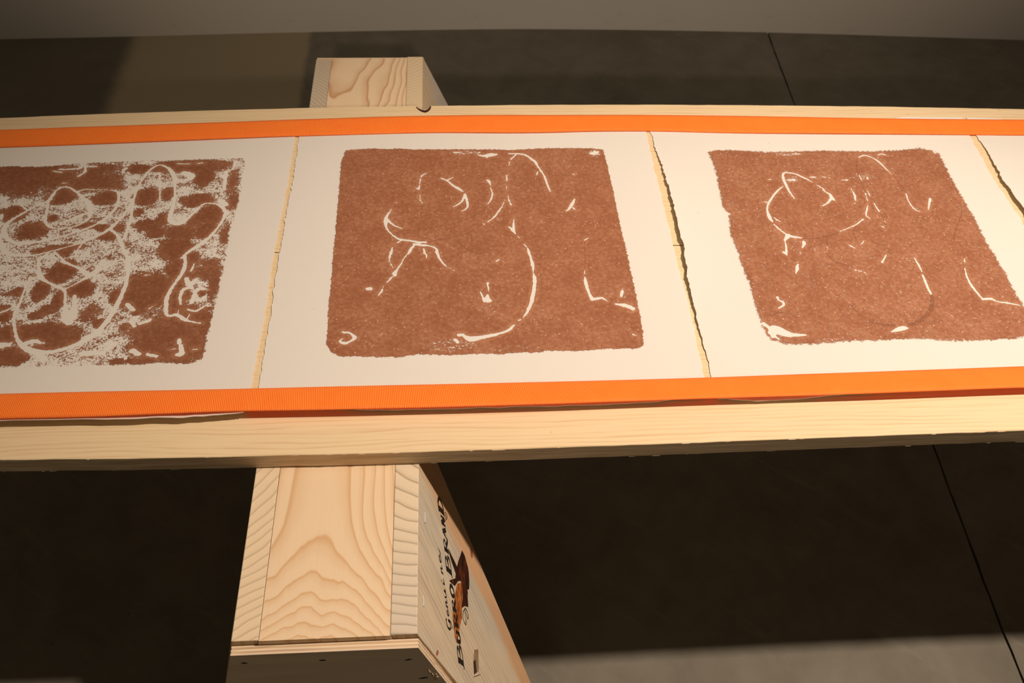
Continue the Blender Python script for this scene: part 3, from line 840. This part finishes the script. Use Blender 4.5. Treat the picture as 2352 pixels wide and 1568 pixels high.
A_, B_, C_, D_ = Tile(0, 350, 6.273), Tile(280, 350, 6.273), Tile(0, 600, 6.273), Tile(280, 600, 6.273)
L1 = strokes(A_, [
    ([(1100, 570), (1030, 520), (950, 495), (870, 510), (800, 560), (760, 620), (710, 690), (690, 770), (675, 850), (660, 930), (655, 1000), (690, 1060), (760, 1090), (900, 1095), (1050, 1070), (1180, 1020), (1270, 960), (1300, 880), (1300, 800), (1270, 720), (1200, 660), (1140, 600), (1100, 570)],
     [40, 36, 34, 34, 40, 62, 50, 44, 42, 46, 50, 40, 30, 30, 30, 32, 46, 66, 76, 84, 70, 48, 40]),
    ([(690, 1040), (850, 1025), (1000, 980), (1130, 920), (1260, 870)], [16, 24, 40, 60, 40]),
    ([(740, 670), (620, 730), (480, 790), (360, 860), (240, 930), (130, 1000), (70, 1080), (60, 1170), (120, 1250), (220, 1300), (400, 1310), (620, 1275), (850, 1220), (1050, 1160), (1230, 1100), (1400, 1030), (1520, 950), (1620, 860), (1690, 760), (1715, 650), (1700, 570)],
     [50, 30, 30, 40, 46, 60, 80, 90, 80, 62, 56, 46, 40, 40, 34, 40, 56, 52, 44, 40, 46]),
    ([(1110, 570), (1220, 535), (1360, 535)], [36, 30, 16]), ([(1420, 530), (1550, 540), (1700, 565), (1780, 590), (1840, 640), (1890, 700)], [26, 20, 34, 30, 34, 40]),
    ([(1857, 780), (1800, 880), (1700, 1000), (1580, 1100), (1450, 1180), (1300, 1240), (1100, 1320), (900, 1380), (750, 1420), (500, 1480), (200, 1480), (80, 1430), (20, 1330), (5, 1200)], [30, 40, 42, 60, 48, 60, 30, 26, 30, 34, 60, 90, 80, 40]),
    ([(1580, 1100), (1680, 1180), (1740, 1280), (1780, 1400), (1830, 1500), (1855, 1568)], [50, 50, 66, 60, 62, 62]),
    ([(700, 1450), (620, 1500), (570, 1568)], 40), ([(790, 1440), (880, 1520), (950, 1600)], 36), ([(1210, 1290), (1120, 1400), (1090, 1500)], 32),
    ([(860, 245), (1000, 245), (1170, 225)], 40), ([(1390, 205), (1240, 210), (1230, 280), (1130, 345)], 44), ([(760, 270), (890, 285)], 26), ([(0, 770), (90, 750), (80, 700)], 50), ([(30, 900), (20, 960)], 50), ([(310, 760), (380, 820)], 34), ([(900, 445), (960, 440)], 24)])
L1 += strokes(B_, [
    ([(40, 1230), (60, 1180), (90, 1080), (130, 950), (150, 800), (170, 690), (200, 590), (240, 490), (290, 390), (350, 310), (440, 230), (540, 180), (640, 210), (720, 280), (760, 380), (765, 500), (765, 620), (750, 740), (720, 840), (700, 930), (720, 1000), (800, 1030), (880, 1010), (960, 940), (1040, 860), (1120, 780), (1220, 735), (1340, 740), (1420, 770), (1480, 830), (1490, 900), (1440, 1000), (1370, 1100), (1280, 1200), (1180, 1290), (1060, 1370), (950, 1440), (860, 1520)],
     [70, 54, 44, 46, 46, 44, 36, 36, 40, 46, 36, 34, 44, 74, 70, 46, 40, 50, 66, 86, 90, 80, 60, 50, 44, 36, 30, 34, 50, 60, 60, 46, 44, 54, 76, 66, 44, 40]),
    ([(0, 590), (60, 630), (160, 690)], 26), ([(150, 690), (110, 790), (30, 880)], 44), ([(1420, 700), (1500, 750)], 90), ([(30, 250), (60, 230)], 60), ([(60, 340), (250, 380)], 50), ([(900, 300), (1000, 340), (960, 400)], [110, 130, 60]),
    ([(800, 165), (980, 165)], 26), ([(1090, 160), (1170, 150)], 26), ([(545, 300), (548, 700)], [40, 24]), ([(910, 1500), (915, 1570)], 46), ([(1500, 280), (1480, 540)], [70, 50]), ([(1640, 130), (1620, 200)], 50)])
L1 += strokes(C_, [
    ([(1850, -10), (1840, 200), (1800, 370), (1720, 560), (1620, 750), (1500, 920), (1350, 1060), (1150, 1180), (900, 1270), (680, 1310), (450, 1290), (330, 1220), (250, 1120), (220, 1000), (205, 880), (210, 760)], [60, 56, 60, 70, 76, 80, 86, 84, 66, 76, 96, 80, 50, 44, 44, 46]),
    ([(210, 760), (290, 590), (340, 450), (400, 320), (440, 230)], [50, 44, 34, 36, 50]), ([(-60, 760), (0, 740), (130, 690), (220, 620)], 34),
    ([(560, -10), (560, 120), (590, 230), (700, 310), (830, 370), (930, 420), (940, 520), (940, 650), (960, 800), (1000, 880)], [56, 56, 76, 44, 48, 50, 44, 50, 150, 110]),
    ([(940, 400), (1060, 340), (1190, 270), (1340, 180), (1480, 100), (1640, 40)], [24, 26, 40, 110, 50, 60]), ([(900, 0), (1040, 60), (1160, 110), (1250, 180)], [60, 40, 60, 100]),
    ([(1075, 500), (1070, 650), (1050, 800)], [56, 66, 130]), ([(-100, 1220), (0, 1210), (130, 1200)], [120, 110, 70]), ([(350, 1190), (500, 1150), (600, 1180)], [80, 70, 30]), ([(560, 1310), (620, 1400)], 90), ([(1200, 1330), (1500, 1320)], [110, 60])])
L1 += strokes(D_, [
    ([(915, -10), (900, 100), (850, 200), (770, 310), (700, 420), (650, 530), (640, 640), (645, 760), (700, 785), (800, 770), (900, 840), (1000, 870), (1130, 890)], [50, 60, 60, 46, 56, 66, 60, 52, 40, 56, 62, 34, 28]),
    ([(820, 700), (815, 750)], 18), ([(975, 765), (940, 830)], 22), ([(930, 250), (980, 340), (1060, 260)], [70, 90, 40]), ([(1100, 400), (1220, 400)], [70, 30]), ([(1010, 380), (900, 400), (840, 500), (850, 620)], [60, 60, 50, 30]), ([(1050, 470), (1000, 600)], 60), ([(950, 690), (1060, 720), (1170, 660)], 34),
    ([(830, 1130), (830, 1180)], 60), ([(850, 1220), (860, 1330), (780, 1350)], [60, 80, 50]), ([(710, 1270), (790, 1255)], 22), ([(1010, 1275), (1080, 1265)], 18), ([(440, 650), (390, 685)], 22), ([(330, 200), (410, 195)], 26), ([(160, 1290), (240, 1340)], [90, 70]), ([(370, 1340), (500, 1370)], 50), ([(80, 620), (160, 700)], 70), ([(250, 900), (400, 850)], 60), ([(140, 870), (180, 930)], 60), ([(1040, 40), (1000, 140)], 34)])
SOL1 = blobs(A_, [(350, 330, 640, 260, 1), (1300, 420, 420, 140, .9), (1450, 250, 260, 90, .6), (450, 1130, 200, 120, 1), (900, 640, 190, 110, 1), (1540, 660, 170, 90, 1), (200, 880, 170, 110, 1), (750, 950, 80, 50, 1), (1250, 1060, 200, 40, 1), (560, 1430, 120, 50, .6), (900, 1370, 260, 50, .8), (1570, 1200, 120, 60, .9), (930, 1450, 110, 60, .9), (1700, 1090, 100, 60, .6), (1480, 1090, 90, 50, .9)])
SOL1 += blobs(B_, [(1000, 200, 500, 90, 1), (1180, 330, 130, 130, 1), (350, 640, 170, 110, 1), (1080, 690, 210, 90, 1), (350, 1060, 150, 90, .9), (500, 1160, 140, 70, .9), (850, 1160, 200, 110, 1), (780, 1400, 220, 180, 1), (1290, 880, 170, 140, 1), (660, 600, 90, 90, .9), (250, 240, 190, 60, 1), (1200, 1120, 120, 110, .9), (1040, 1000, 120, 100, .7), (1500, 1180, 80, 120, .8), (1600, 420, 80, 200, .5), (1580, 700, 110, 110, .6), (1000, 1520, 120, 80, .8), (220, 860, 80, 50, .8), (600, 950, 110, 90, .7)])
SOL1 += blobs(C_, [(900, 150, 170, 150, 1), (590, 410, 110, 160, 1), (850, 560, 90, 130, 1), (600, 1030, 420, 130, 1), (900, 1080, 220, 190, 1), (100, 1060, 170, 110, 1), (110, 1390, 260, 130, 1), (1150, 400, 190, 110, 1), (1700, 520, 110, 110, .8), (260, 440, 90, 60, .9), (700, 690, 120, 60, 1), (520, 780, 100, 60, .8), (40, 690, 110, 60, .9), (1450, 900, 100, 70, .8), (80, 800, 90, 80, .9), (1300, 760, 150, 120, .45), (700, 240, 100, 60, 1), (650, 1240, 160, 50, .9), (1700, 1450, 110, 50, 1), (1800, 940, 70, 50, .8)])
SOL1 += blobs(D_, [(330, 440, 330, 270, 1.2), (800, 1060, 560, 420, 1.2), (600, 1200, 330, 260, 1.1), (770, 550, 150, 330, 1), (800, 120, 160, 130, .9), (1000, 120, 90, 110, .8), (1260, 120, 160, 160, .75), (1100, 800, 190, 90, 1), (1330, 300, 80, 260, .8), (950, 500, 60, 60, .7), (200, 740, 60, 50, .9), (1000, 200, 90, 80, .8), (1160, 460, 60, 50, .9), (300, 1440, 300, 50, .8)])
OUT1 = [(-95, 385), (0, 382), (100, 383), (200, 373), (300, 370), (400, 368), (480, 365), (556, 362), (563, 372), (560.6, 388), (548, 461.6), (535, 504.6), (527, 533), (519, 600), (516, 608), (508, 637), (498, 689), (487, 735.5), (477.7, 767), (471, 807), (463, 826), (431, 836), (360, 833), (320, 839), (240, 838), (150, 840), (80, 843), (0, 843), (-130, 846)]
M_p1 = mat_print('dry_brown_ink', 165, .0050, .0022, .25, .80, True, rag=.014)
ip = ink_print(sh1, OUT1, L1, [(a, b, c*.93, d*.9, e) for a, b, c, d, e in SOL1], .60, [], [], M_p1)
ip['label'] = 'patchy brown ink with white scratched loops'

E_, F_, G_, H_ = Tile(740, 330, 5.88), Tile(1120, 330, 5.88), Tile(740, 580, 5.88), Tile(1120, 580, 5.88)
L2 = strokes(E_, [
    ([(1415, 397), (1350, 430), (1335, 460)], [16, 28, 14]), ([(1328, 480), (1315, 560), (1305, 610)], [22, 18, 40]), ([(1258, 610), (1310, 600)], [10, 34]), ([(1320, 695), (1327, 735)], 20), ([(1325, 760), (1360, 810)], [24, 16]),
    ([(1610, 470), (1690, 500), (1760, 560), (1830, 600), (1900, 645)], [26, 30, 36, 50, 30]), ([(1690, 490), (1765, 460)], 24),
    ([(1930, 680), (1900, 760), (1850, 810), (1775, 850)], [36, 34, 26, 22]), ([(1930, 680), (1960, 780), (1965, 850), (1930, 890), (1880, 912)], [36, 46, 30, 22, 16]),
    ([(2225, 495), (2255, 510), (2275, 560)], [34, 46, 18]), ([(2278, 600), (2290, 645)], 22), ([(2302, 660), (2290, 730), (2265, 780), (2235, 820)], [28, 32, 22, 12]),
    ([(935, 888), (885, 960), (860, 1040), (865, 1120), (900, 1180), (950, 1230), (1020, 1280), (1100, 1300), (1200, 1310), (1300, 1330), (1400, 1330)], [12, 34, 64, 36, 30, 26, 40, 36, 36, 46, 40]),
    ([(880, 1020), (940, 1080), (1010, 1120), (1085, 1148)], [46, 36, 26, 16]), ([(1080, 1300), (1020, 1335)], 24), ([(2352, 950), (2300, 1010), (2240, 1055)], [20, 22, 14]), ([(2190, 1085), (2180, 1095)], 16),
    ([(1260, 1350), (1200, 1420), (1165, 1490)], [26, 44, 34]), ([(1230, 1350), (1350, 1370), (1450, 1380), (1530, 1410), (1565, 1480)], [30, 50, 26, 34, 34]), ([(950, 1395), (935, 1490)], [20, 34]), ([(1370, 1420), (1395, 1490)], 28),
    ([(1780, 118), (1860, 120)], 30), ([(2090, 145), (2200, 170), (2352, 145)], [20, 56, 50]), ([(2230, 190), (2200, 150)], 30), ([(1000, 800), (1020, 795)], 14)])
L2 += strokes(F_, [
    ([(0, 150), (60, 140), (130, 148)], [56, 50, 20]), ([(290, 135), (400, 135), (500, 150), (570, 190), (640, 245), (680, 310), (730, 380), (770, 450), (800, 530), (845, 645)], [26, 36, 40, 44, 52, 30, 34, 28, 34, 20]), ([(380, 150), (310, 215)], 24), ([(300, 240), (287, 290)], 13), ([(257, 425), (262, 500)], 22), ([(257, 565), (255, 610)], [12, 24]), ([(277, 695), (290, 760), (320, 830)], [18, 22, 22]),
    ([(232, 760), (200, 840), (150, 910), (100, 985), (30, 1035), (0, 1055)], [10, 20, 26, 20, 18, 16]), ([(110, 990), (150, 1020)], 14), ([(355, 1010), (350, 1090), (350, 1170)], [14, 30, 46]), ([(280, 1115), (335, 1160), (380, 1215)], [10, 52, 24]), ([(390, 1235), (450, 1290)], 12), ([(500, 1360), (540, 1410), (570, 1480)], [20, 28, 34]),
    ([(1175, 750), (1140, 820), (1100, 880), (1060, 910)], [28, 48, 36, 14]), ([(1150, 860), (1185, 895)], 20), ([(1305, 1305), (1355, 1275)], 22), ([(1390, 130), (1440, 130), (1490, 110)], [50, 90, 40]), ([(675, 380), (665, 420)], 24), ([(1155, 415), (1175, 408)], 20), ([(1120, 80), (1150, 80)], 16)])
L2 += strokes(H_, [
    ([(555, -10), (590, 100), (612, 180), (618, 262), (635, 340), (635, 430), (620, 540), (600, 640), (570, 730), (530, 810), (470, 890)], [34, 38, 52, 12, 52, 50, 54, 54, 46, 36, 8]), ([(418, 920), (448, 905)], 22), ([(355, 978), (300, 1035), (230, 1070), (120, 1100), (-5, 1125)], [26, 44, 40, 36, 56]),
    ([(1312, 240), (1312, 285)], 18), ([(1312, 318), (1330, 420), (1360, 520), (1410, 625)], [20, 50, 44, 52]), ([(1410, 632), (1500, 618), (1550, 612), (1615, 655)], [56, 44, 40, 14]), ([(1822, 520), (1805, 590)], [42, 40]), ([(1730, 695), (1850, 712), (1960, 755)], [30, 66, 70]), ([(1965, 1105), (2025, 1125)], [26, 14]), ([(100, 130), (140, 105), (165, 85)], [10, 28, 10]), ([(8, 410), (15, 530)], [20, 14]), ([(-10, 640), (30, 640)], [70, 50])])
L2 += strokes(G_, [
    ([(925, -10), (910, 80), (918, 130), (955, 205)], [30, 26, 16, 14]), ([(1180, -10), (1110, 70), (1070, 150), (1020, 220), (980, 280)], [18, 24, 18, 34, 60]), ([(975, 285), (985, 300)], 62), ([(950, 320), (905, 375), (860, 415)], [16, 28, 18]), ([(830, 455), (800, 530), (760, 577)], [10, 34, 18]), ([(620, 490), (650, 490)], 62), ([(1545, -10), (1580, 70), (1620, 130), (1680, 190)], [50, 34, 30, 22]), ([(1680, 190), (1840, 265)], [12, 8]),
    ([(2237, 410), (2248, 530)], [32, 14]), ([(2130, 510), (2180, 620), (2200, 650)], [14, 36, 60]), ([(2235, 570), (2230, 640), (2270, 650)], [30, 80, 50]), ([(265, 1060), (300, 1080), (370, 1085), (440, 1145), (380, 1195), (310, 1225), (240, 1200), (275, 1165)], [14, 34, 30, 56, 34, 50, 34, 18]), ([(1910, 1120), (2000, 1165), (2150, 1145), (2352, 1105)], [40, 90, 66, 52]), ([(1840, 1115), (1900, 1110)], 50), ([(1800, 1180), (1830, 1205)], 56), ([(1370, 5), (1410, 30), (1405, 75)], 20)])
GH2 = strokes(E_, [([(1085, 1148), (1200, 1170), (1500, 1130), (1800, 1070), (2080, 960), (2240, 820)], 14), ([(1300, 640), (1100, 740), (950, 880)], 10), ([(1400, 1330), (1600, 1290), (1900, 1230), (2170, 1090)], 16), ([(1430, 400), (1520, 420), (1610, 470)], 14), ([(1360, 810), (1500, 900), (1700, 920), (1880, 912)], 12), ([(1820, 1330), (1960, 1420), (2100, 1490)], 18), ([(2010, 1200), (2020, 1320)], 20)])
GH2 += strokes(F_, [([(1330, 690), (1470, 710), (1560, 800), (1570, 930), (1430, 1220)], 12), ([(1310, 1310), (1312, 1700)], 12), ([(200, 1050), (285, 1120)], 12)])
GH2 += strokes(G_, [([(1840, 265), (2000, 330), (2060, 430), (2130, 510)], 14), ([(1480, 420), (1440, 600), (1500, 820), (1700, 1000), (1850, 1090)], 10), ([(760, 1310), (860, 1305)], 8), ([(1200, 640), (1050, 740), (980, 900)], 8)])
OUT2 = [(794.4, 345.3), (825, 342.8), (859, 341), (893, 342.5), (918.6, 341), (952, 343.5), (1012, 342.8), (1110, 343), (1171, 344.5), (1239, 341), (1307, 340), (1358, 340.5), (1385, 343.6), (1392, 367.4), (1407.4, 432), (1421, 500), (1434.6, 559.6), (1439.7, 580), (1448, 619), (1460, 673.5), (1470, 724.6), (1477, 767), (1479, 794), (1460, 801), (1392, 801), (1332.6, 806), (1261, 805), (1244, 808.6), (1196.5, 809.6), (1154, 813), (1114, 812), (1029, 815.5), (961, 813), (918.6, 820.6), (867.5, 820), (825, 818), (782.5, 818), (762, 809.6), (748.5, 787.5), (753, 750), (755, 699), (760.4, 648), (764, 597), (767, 568), (776.6, 466), (783.4, 374)]
WB2 = blobs(G_, [(1750, 1250, 500, 130, .40), (2250, 760, 130, 120, .36)])+blobs(E_, [(1950, 120, 260, 30, .52)])+blobs(F_, [(1440, 130, 90, 60, .48), (560, 480, 260, 150, .30)])+blobs(H_, [(1720, 560, 260, 160, .34), (100, 640, 160, 160, .32), (300, 1300, 700, 60, .34)])
M_p2 = mat_print('thick_brown_ink', 240, .0036, .0010, .7)
ip = ink_print(sh2, OUT2, L2, [], .24, WB2, GH2, M_p2)
ip['label'] = 'solid brown ink broken by a few white lines'

I_, J_, K_, Q_ = Tile(1600, 330, 5.88), Tile(1952, 330, 5.88), Tile(1660, 580, 5.88), Tile(1952, 580, 5.88)
L3 = strokes(I_, [
    ([(1320, 740), (1250, 640), (1200, 540), (1170, 470), (1175, 400), (1250, 393), (1340, 410), (1440, 455), (1560, 515)], [22, 34, 44, 40, 36, 30, 36, 36, 18]), ([(1175, 570), (1100, 630), (1040, 700), (980, 790), (955, 860), (965, 940), (1000, 1020), (1035, 1060)], [12, 32, 34, 34, 28, 46, 54, 16]), ([(1040, 990), (1090, 1030), (1145, 1055)], [14, 30, 12]), ([(1045, 1090), (1130, 1165), (1220, 1225), (1300, 1255), (1420, 1272)], [26, 30, 34, 46, 24]),
    ([(1240, 1240), (1200, 1290), (1195, 1320), (1210, 1400), (1215, 1490)], [80, 50, 20, 36, 28]), ([(1445, 1320), (1455, 1345), (1425, 1405)], [40, 50, 18]), ([(1620, 560), (1700, 600), (1730, 640), (1790, 680)], [20, 26, 28, 30]), ([(1805, 680), (1830, 735), (1870, 768)], [40, 66, 24]), ([(1820, 740), (1770, 800), (1700, 840)], [50, 32, 20]),
    ([(1525, 452), (1600, 452)], [18, 36]), ([(1695, 442), (1740, 455)], 22), ([(1790, 460), (1805, 462)], 16), ([(1945, 492), (2030, 490)], [10, 34]), ([(2085, 605), (2115, 650), (2135, 700), (2148, 765)], [14, 18, 38, 26]), ([(2125, 805), (2145, 805)], 20), ([(2280, 670), (2310, 770)], [22, 16]), ([(2318, 820), (2300, 900), (2290, 970), (2340, 1010)], [8, 26, 20, 18]),
    ([(2250, 1020), (2150, 1095), (2050, 1140), (1940, 1182)], [26, 22, 18, 16]), ([(2300, 625), (2340, 700)], 18), ([(2200, 180), (2260, 158), (2352, 178)], [22, 26, 26]), ([(2062, 1370), (2135, 1410)], 24), ([(2260, 1315), (2230, 1352)], 18), ([(1757, 1382), (1775, 1415)], 15), ([(1130, 152), (1250, 150)], 16), ([(1300, 140), (1395, 138)], 26), ([(1230, 490), (1320, 490)], [30, 50]), ([(2195, 425), (2230, 485)], 22), ([(970, 485), (1005, 480)], 18), ([(900, 785), (960, 790)], 20)])
L3 += strokes(J_, [
    ([(125, 182), (190, 155), (280, 180), (370, 230), (440, 290), (500, 350), (568, 412)], [22, 26, 26, 34, 34, 26, 14]), ([(385, 152), (430, 138), (490, 155)], 24), ([(235, 455), (240, 475)], 30), ([(325, 800), (360, 860), (395, 908)], [12, 24, 34]), ([(465, 1025), (476, 1062)], 14), ([(415, 1110), (462, 1130)], [14, 26]), ([(762, 680), (790, 770), (850, 860), (900, 900), (942, 916)], [28, 20, 26, 30, 14]), ([(1085, 745), (1072, 820), (1058, 895)], [46, 30, 18]), ([(1130, 105), (1160, 130)], 34)])
L3 += strokes(K_, [
    ([(825, -5), (875, 45)], [40, 16]), ([(1045, -5), (1050, 15)], 16), ([(1015, 160), (1005, 215), (990, 275)], [30, 50, 24]), ([(1790, 235), (1860, 250), (1930, 272)], [22, 20, 20]), ([(2208, 30), (2185, 80), (2155, 130)], [20, 22, 40]), ([(740, 605), (760, 640), (815, 670), (820, 710), (755, 748)], [44, 28, 34, 34, 24]),
    ([(555, 960), (640, 1020), (720, 1030)], [60, 60, 90]), ([(680, 1130), (700, 1040), (850, 1090), (950, 1110), (1115, 1112)], [60, 150, 120, 70, 30]), ([(640, 1080), (760, 1170)], [60, 30]), ([(440, 335), (450, 332)], 14), ([(2270, 1075), (2352, 1040)], [10, 60])])
L3 += strokes(Q_, [
    ([(868, 68), (920, 150), (972, 255)], [20, 32, 22]), ([(982, 300), (1020, 390), (1055, 480), (1092, 552)], [30, 38, 36, 40]), ([(1550, 85), (1552, 125)], 22), ([(1553, 210), (1580, 320), (1630, 420), (1700, 520), (1790, 622)], [14, 30, 38, 36, 30]), ([(1790, 630), (1900, 625), (2000, 662), (2130, 680), (2295, 712)], [36, 46, 24, 34, 20]), ([(545, 1075), (640, 1045), (720, 1020), (795, 1022)], [10, 60, 80, 12])])
GH3 = strokes(Q_, [([(1100, 570), (1110, 700), (1050, 830), (930, 930), (800, 980)], [50, 60, 60, 60, 50]), ([(600, 985), (400, 965), (230, 920), (100, 810), (-5, 700)], [50, 30, 16, 10, 8]), ([(975, 250), (1060, 370), (1090, 470)], 10), ([(1535, 130), (1535, 280), (1600, 400)], 12), ([(1560, 980), (1580, 1010)], 14), ([(1640, 1030), (1665, 1050)], 10)])
GH3 += strokes(J_, [([(100, 200), (90, 300), (110, 410), (160, 560), (210, 660)], 16), ([(575, 415), (680, 540), (760, 660)], 14), ([(1110, 690), (1250, 660), (1400, 720), (1500, 850), (1500, 980), (1430, 1150), (1400, 1300)], [10, 12, 14, 16, 18, 20, 16]), ([(400, 910), (450, 1000), (480, 1120), (560, 1200)], 14), ([(290, 1020), (420, 1100)], 12), ([(80, 1110), (50, 1200), (80, 1290)], 20)])
GH3 += strokes(I_, [([(970, 900), (1060, 990), (1200, 1070), (1400, 1090), (1700, 1040), (1950, 960), (2200, 840)], [12, 16, 14, 10, 10, 12, 12]), ([(1420, 1275), (1600, 1280), (1800, 1240), (1950, 1190)], 22), ([(1330, 750), (1400, 830), (1500, 880), (1690, 850)], 10), ([(1750, 1260), (1760, 1380)], 16)])
GH3 += strokes(K_, [([(1400, 0), (1500, 110), (1750, 200)], 24), ([(940, 340), (930, 430)], 14), ([(560, 860), (800, 810), (1030, 880)], [20, 26, 16]), ([(1540, 570), (1690, 680), (1820, 800), (1950, 925)], [8, 10, 12, 8])])
OUT3 = [(1623.8, 348.7), (1642.5, 343.6), (1702, 345), (1770, 348.7), (1889, 345), (2003, 347), (2071, 343.6), (2113.6, 339.4), (2147.6, 346.7), (2158, 352), (2166, 367), (2185, 406.5), (2207, 445.6), (2241, 503.5), (2271.7, 564.7), (2283.6, 580), (2309, 626), (2334.6, 673.5), (2352, 702), (2378, 742), (2374, 762), (2352, 774), (2334.6, 779), (2275, 782.4), (2181.6, 784), (2122, 779), (2054, 780.7), (2034, 782), (1932, 785.8), (1864, 791.7), (1804.6, 791), (1769, 780.7), (1755, 760), (1745, 736.5), (1733, 699), (1719.5, 651.4), (1704, 614), (1694, 580), (1688, 568), (1674.8, 530.7), (1673, 491.6), (1658, 474.6), (1649, 425), (1641, 386)]
WB3 = blobs(K_, [(700, 1080, 180, 120, .44), (1500, 1180, 500, 40, .40)])+blobs(I_, [(1280, 480, 130, 60, .46), (1250, 140, 260, 30, .44), (2150, 450, 200, 60, .36), (750, 600, 300, 120, .30)])+blobs(J_, [(250, 450, 160, 60, .42)])+blobs(Q_, [(1000, 1180, 900, 40, .40), (150, 80, 400, 160, .32), (2000, 100, 200, 200, .32)])
M_p3 = mat_print('speckled_brown_ink', 300, .0030, .0045, .9, rag=.015)
def lift3(x, y):
    a = math.sin(math.pi*min(max((y-.99)/.68, 0), 1))**1.3
    return .009*a*max(0, 1-(x-g2r(y))/.11)**2
ip = ink_print(sh3, OUT3, L3, [], .31, WB3, GH3, M_p3, zfun=lift3)
ip['label'] = 'speckled brown ink with faint embossed lines'

# ================================================================== ORANGE STRAPS
def mat_strap():
    m = NT('orange_webbing'); c = m.coord(); X = m.sep(c)
    n = m.noise(c, 30, 2, .5)
    ph = m.math('MULTIPLY', m.math('ADD', X[0], m.math('MULTIPLY', X[1], .10)), 2*math.pi/.0029)
    rib = m.math('ADD', m.math('MULTIPLY', m.math('SINE', ph), .5), .5)
    wv = m.math('ADD', m.math('MULTIPLY', m.math('SINE', m.math('MULTIPLY', X[1], 2*math.pi/.0021)), .5), .5)
    h = m.math('ADD', rib, m.math('MULTIPLY', wv, .25))
    col = m.mix(m.math('ADD', m.math('MULTIPLY', h, .6), m.math('MULTIPLY', n, .15), clamp=True), (.84, .088, .002), (.97, .40, .048))
    m.base(col, .55, .35); m.b.inputs['Sheen Weight'].default_value = .12; m.b.inputs['Sheen Tint'].default_value = (1, .75, .4, 1)
    m.bump(h, .5, .0009)
    tl = m.n('ShaderNodeBsdfTranslucent'); tl.inputs[0].default_value = (.30, .080, .012, 1)
    mx = m.n('ShaderNodeAddShader')   # thin dyed webbing: reflects and lets light through
    m.l(m.b.outputs[0], mx.inputs[0]); m.l(tl.outputs[0], mx.inputs[1]); m.l(mx.outputs[0], m.out.inputs[0])
    return m.m
M_strap = mat_strap()
def strap(back_px, front_px, zb_, zf_, label, name='webbing_strap', sag=0.0):
    """outlines traced at their own heights above the board"""
    def fn(px, z):
        P_ = sorted([(on_z(a, b, z).x, on_z(a, b, z).y) for a, b in px])
        X = np.array([p[0] for p in P_]); Y = np.array([p[1] for p in P_])
        return lambda x: float(np.interp(x, X, Y)) if X[0] <= x <= X[-1] else float((Y[0]+(x-X[0])*(Y[1]-Y[0])/(X[1]-X[0])*.3) if x < X[0] else (Y[-1]+(x-X[-1])*(Y[-1]-Y[-2])/(X[-1]-X[-2])*.3))
    fb, ff = fn(back_px, zb_), fn(front_px, zf_)
    xs_ = np.linspace(BX0-.02, BX1+.02, 700)
    yb_ = np.array([fb(x) for x in xs_]); yf = np.array([ff(x) for x in xs_])
    ker = np.hanning(31); ker /= ker.sum()
    yb_ = np.convolve(np.pad(yb_, 15, 'edge'), ker, 'valid'); yf = np.convolve(np.pad(yf, 15, 'edge'), ker, 'valid')
    nu = 8; T = []
    for i, x in enumerate(xs_):
        for k in range(nu+1):
            u = k/nu
            z = zf_+(zb_-zf_)*u+.0012*math.sin(math.pi*u)+.0006*math.sin(x*9+u*2)
            T.append((x, yf[i]+(yb_[i]-yf[i])*u, z))
    N = len(T); Bt = [(x, y, z-.0016) for x, y, z in T]; W_ = nu+1; n = len(xs_)-1; f = []
    for i in range(n):
        for k in range(nu):
            a = i*W_+k; f.append((a, a+W_, a+W_+1, a+1)); f.append((N+a, N+a+1, N+a+W_+1, N+a+W_))
        a = i*W_; f.append((a, N+a, N+a+W_, a+W_)); a += nu; f.append((a, a+W_, N+a+W_, N+a))
    f.append(tuple([k for k in range(nu+1)]+[N+k for k in range(nu, -1, -1)]))
    f.append(tuple([n*W_+k for k in range(nu, -1, -1)]+[N+n*W_+k for k in range(nu+1)]))
    ori = (.35, float(np.mean(yf)), ZB)
    o = mesh_obj(name, T+Bt, f, M_strap, None, origin=ori)
    for p in o.data.polygons: p.use_smooth = len(p.vertices) == 4
    tag(o, label, 'strap', 'orange straps over the sheets')
    return o
strap([(0, 904.5), (250, 898), (500, 893), (780, 887), (1040, 882), (1300, 875.3), (1640, 866), (2000, 854), (2352, 840)],
      [(0, 960), (180, 957), (320, 952), (500, 943.7), (780, 938.6), (1040, 933), (1300, 926), (1640, 913), (2000, 902.3), (2352, 889)],
      ZB+.0080, ZB+.0200, 'orange webbing strap along the near side of the sheets, by the front edge')
strap([(0, 298), (300, 288), (650, 274.5), (900, 267.5), (1100, 264), (1450, 263), (1900, 269.5), (2352, 275.4)],
      [(0, 337), (300, 326), (650, 312), (850, 306), (1000, 302.5), (1150, 304), (1250, 303.5), (1350, 300), (1500, 299), (1690, 304), (1900, 306), (2100, 307), (2352, 309)],
      ZB+.0055, ZB+.0050, 'orange webbing strap along the far side of the sheets, by the back edge')
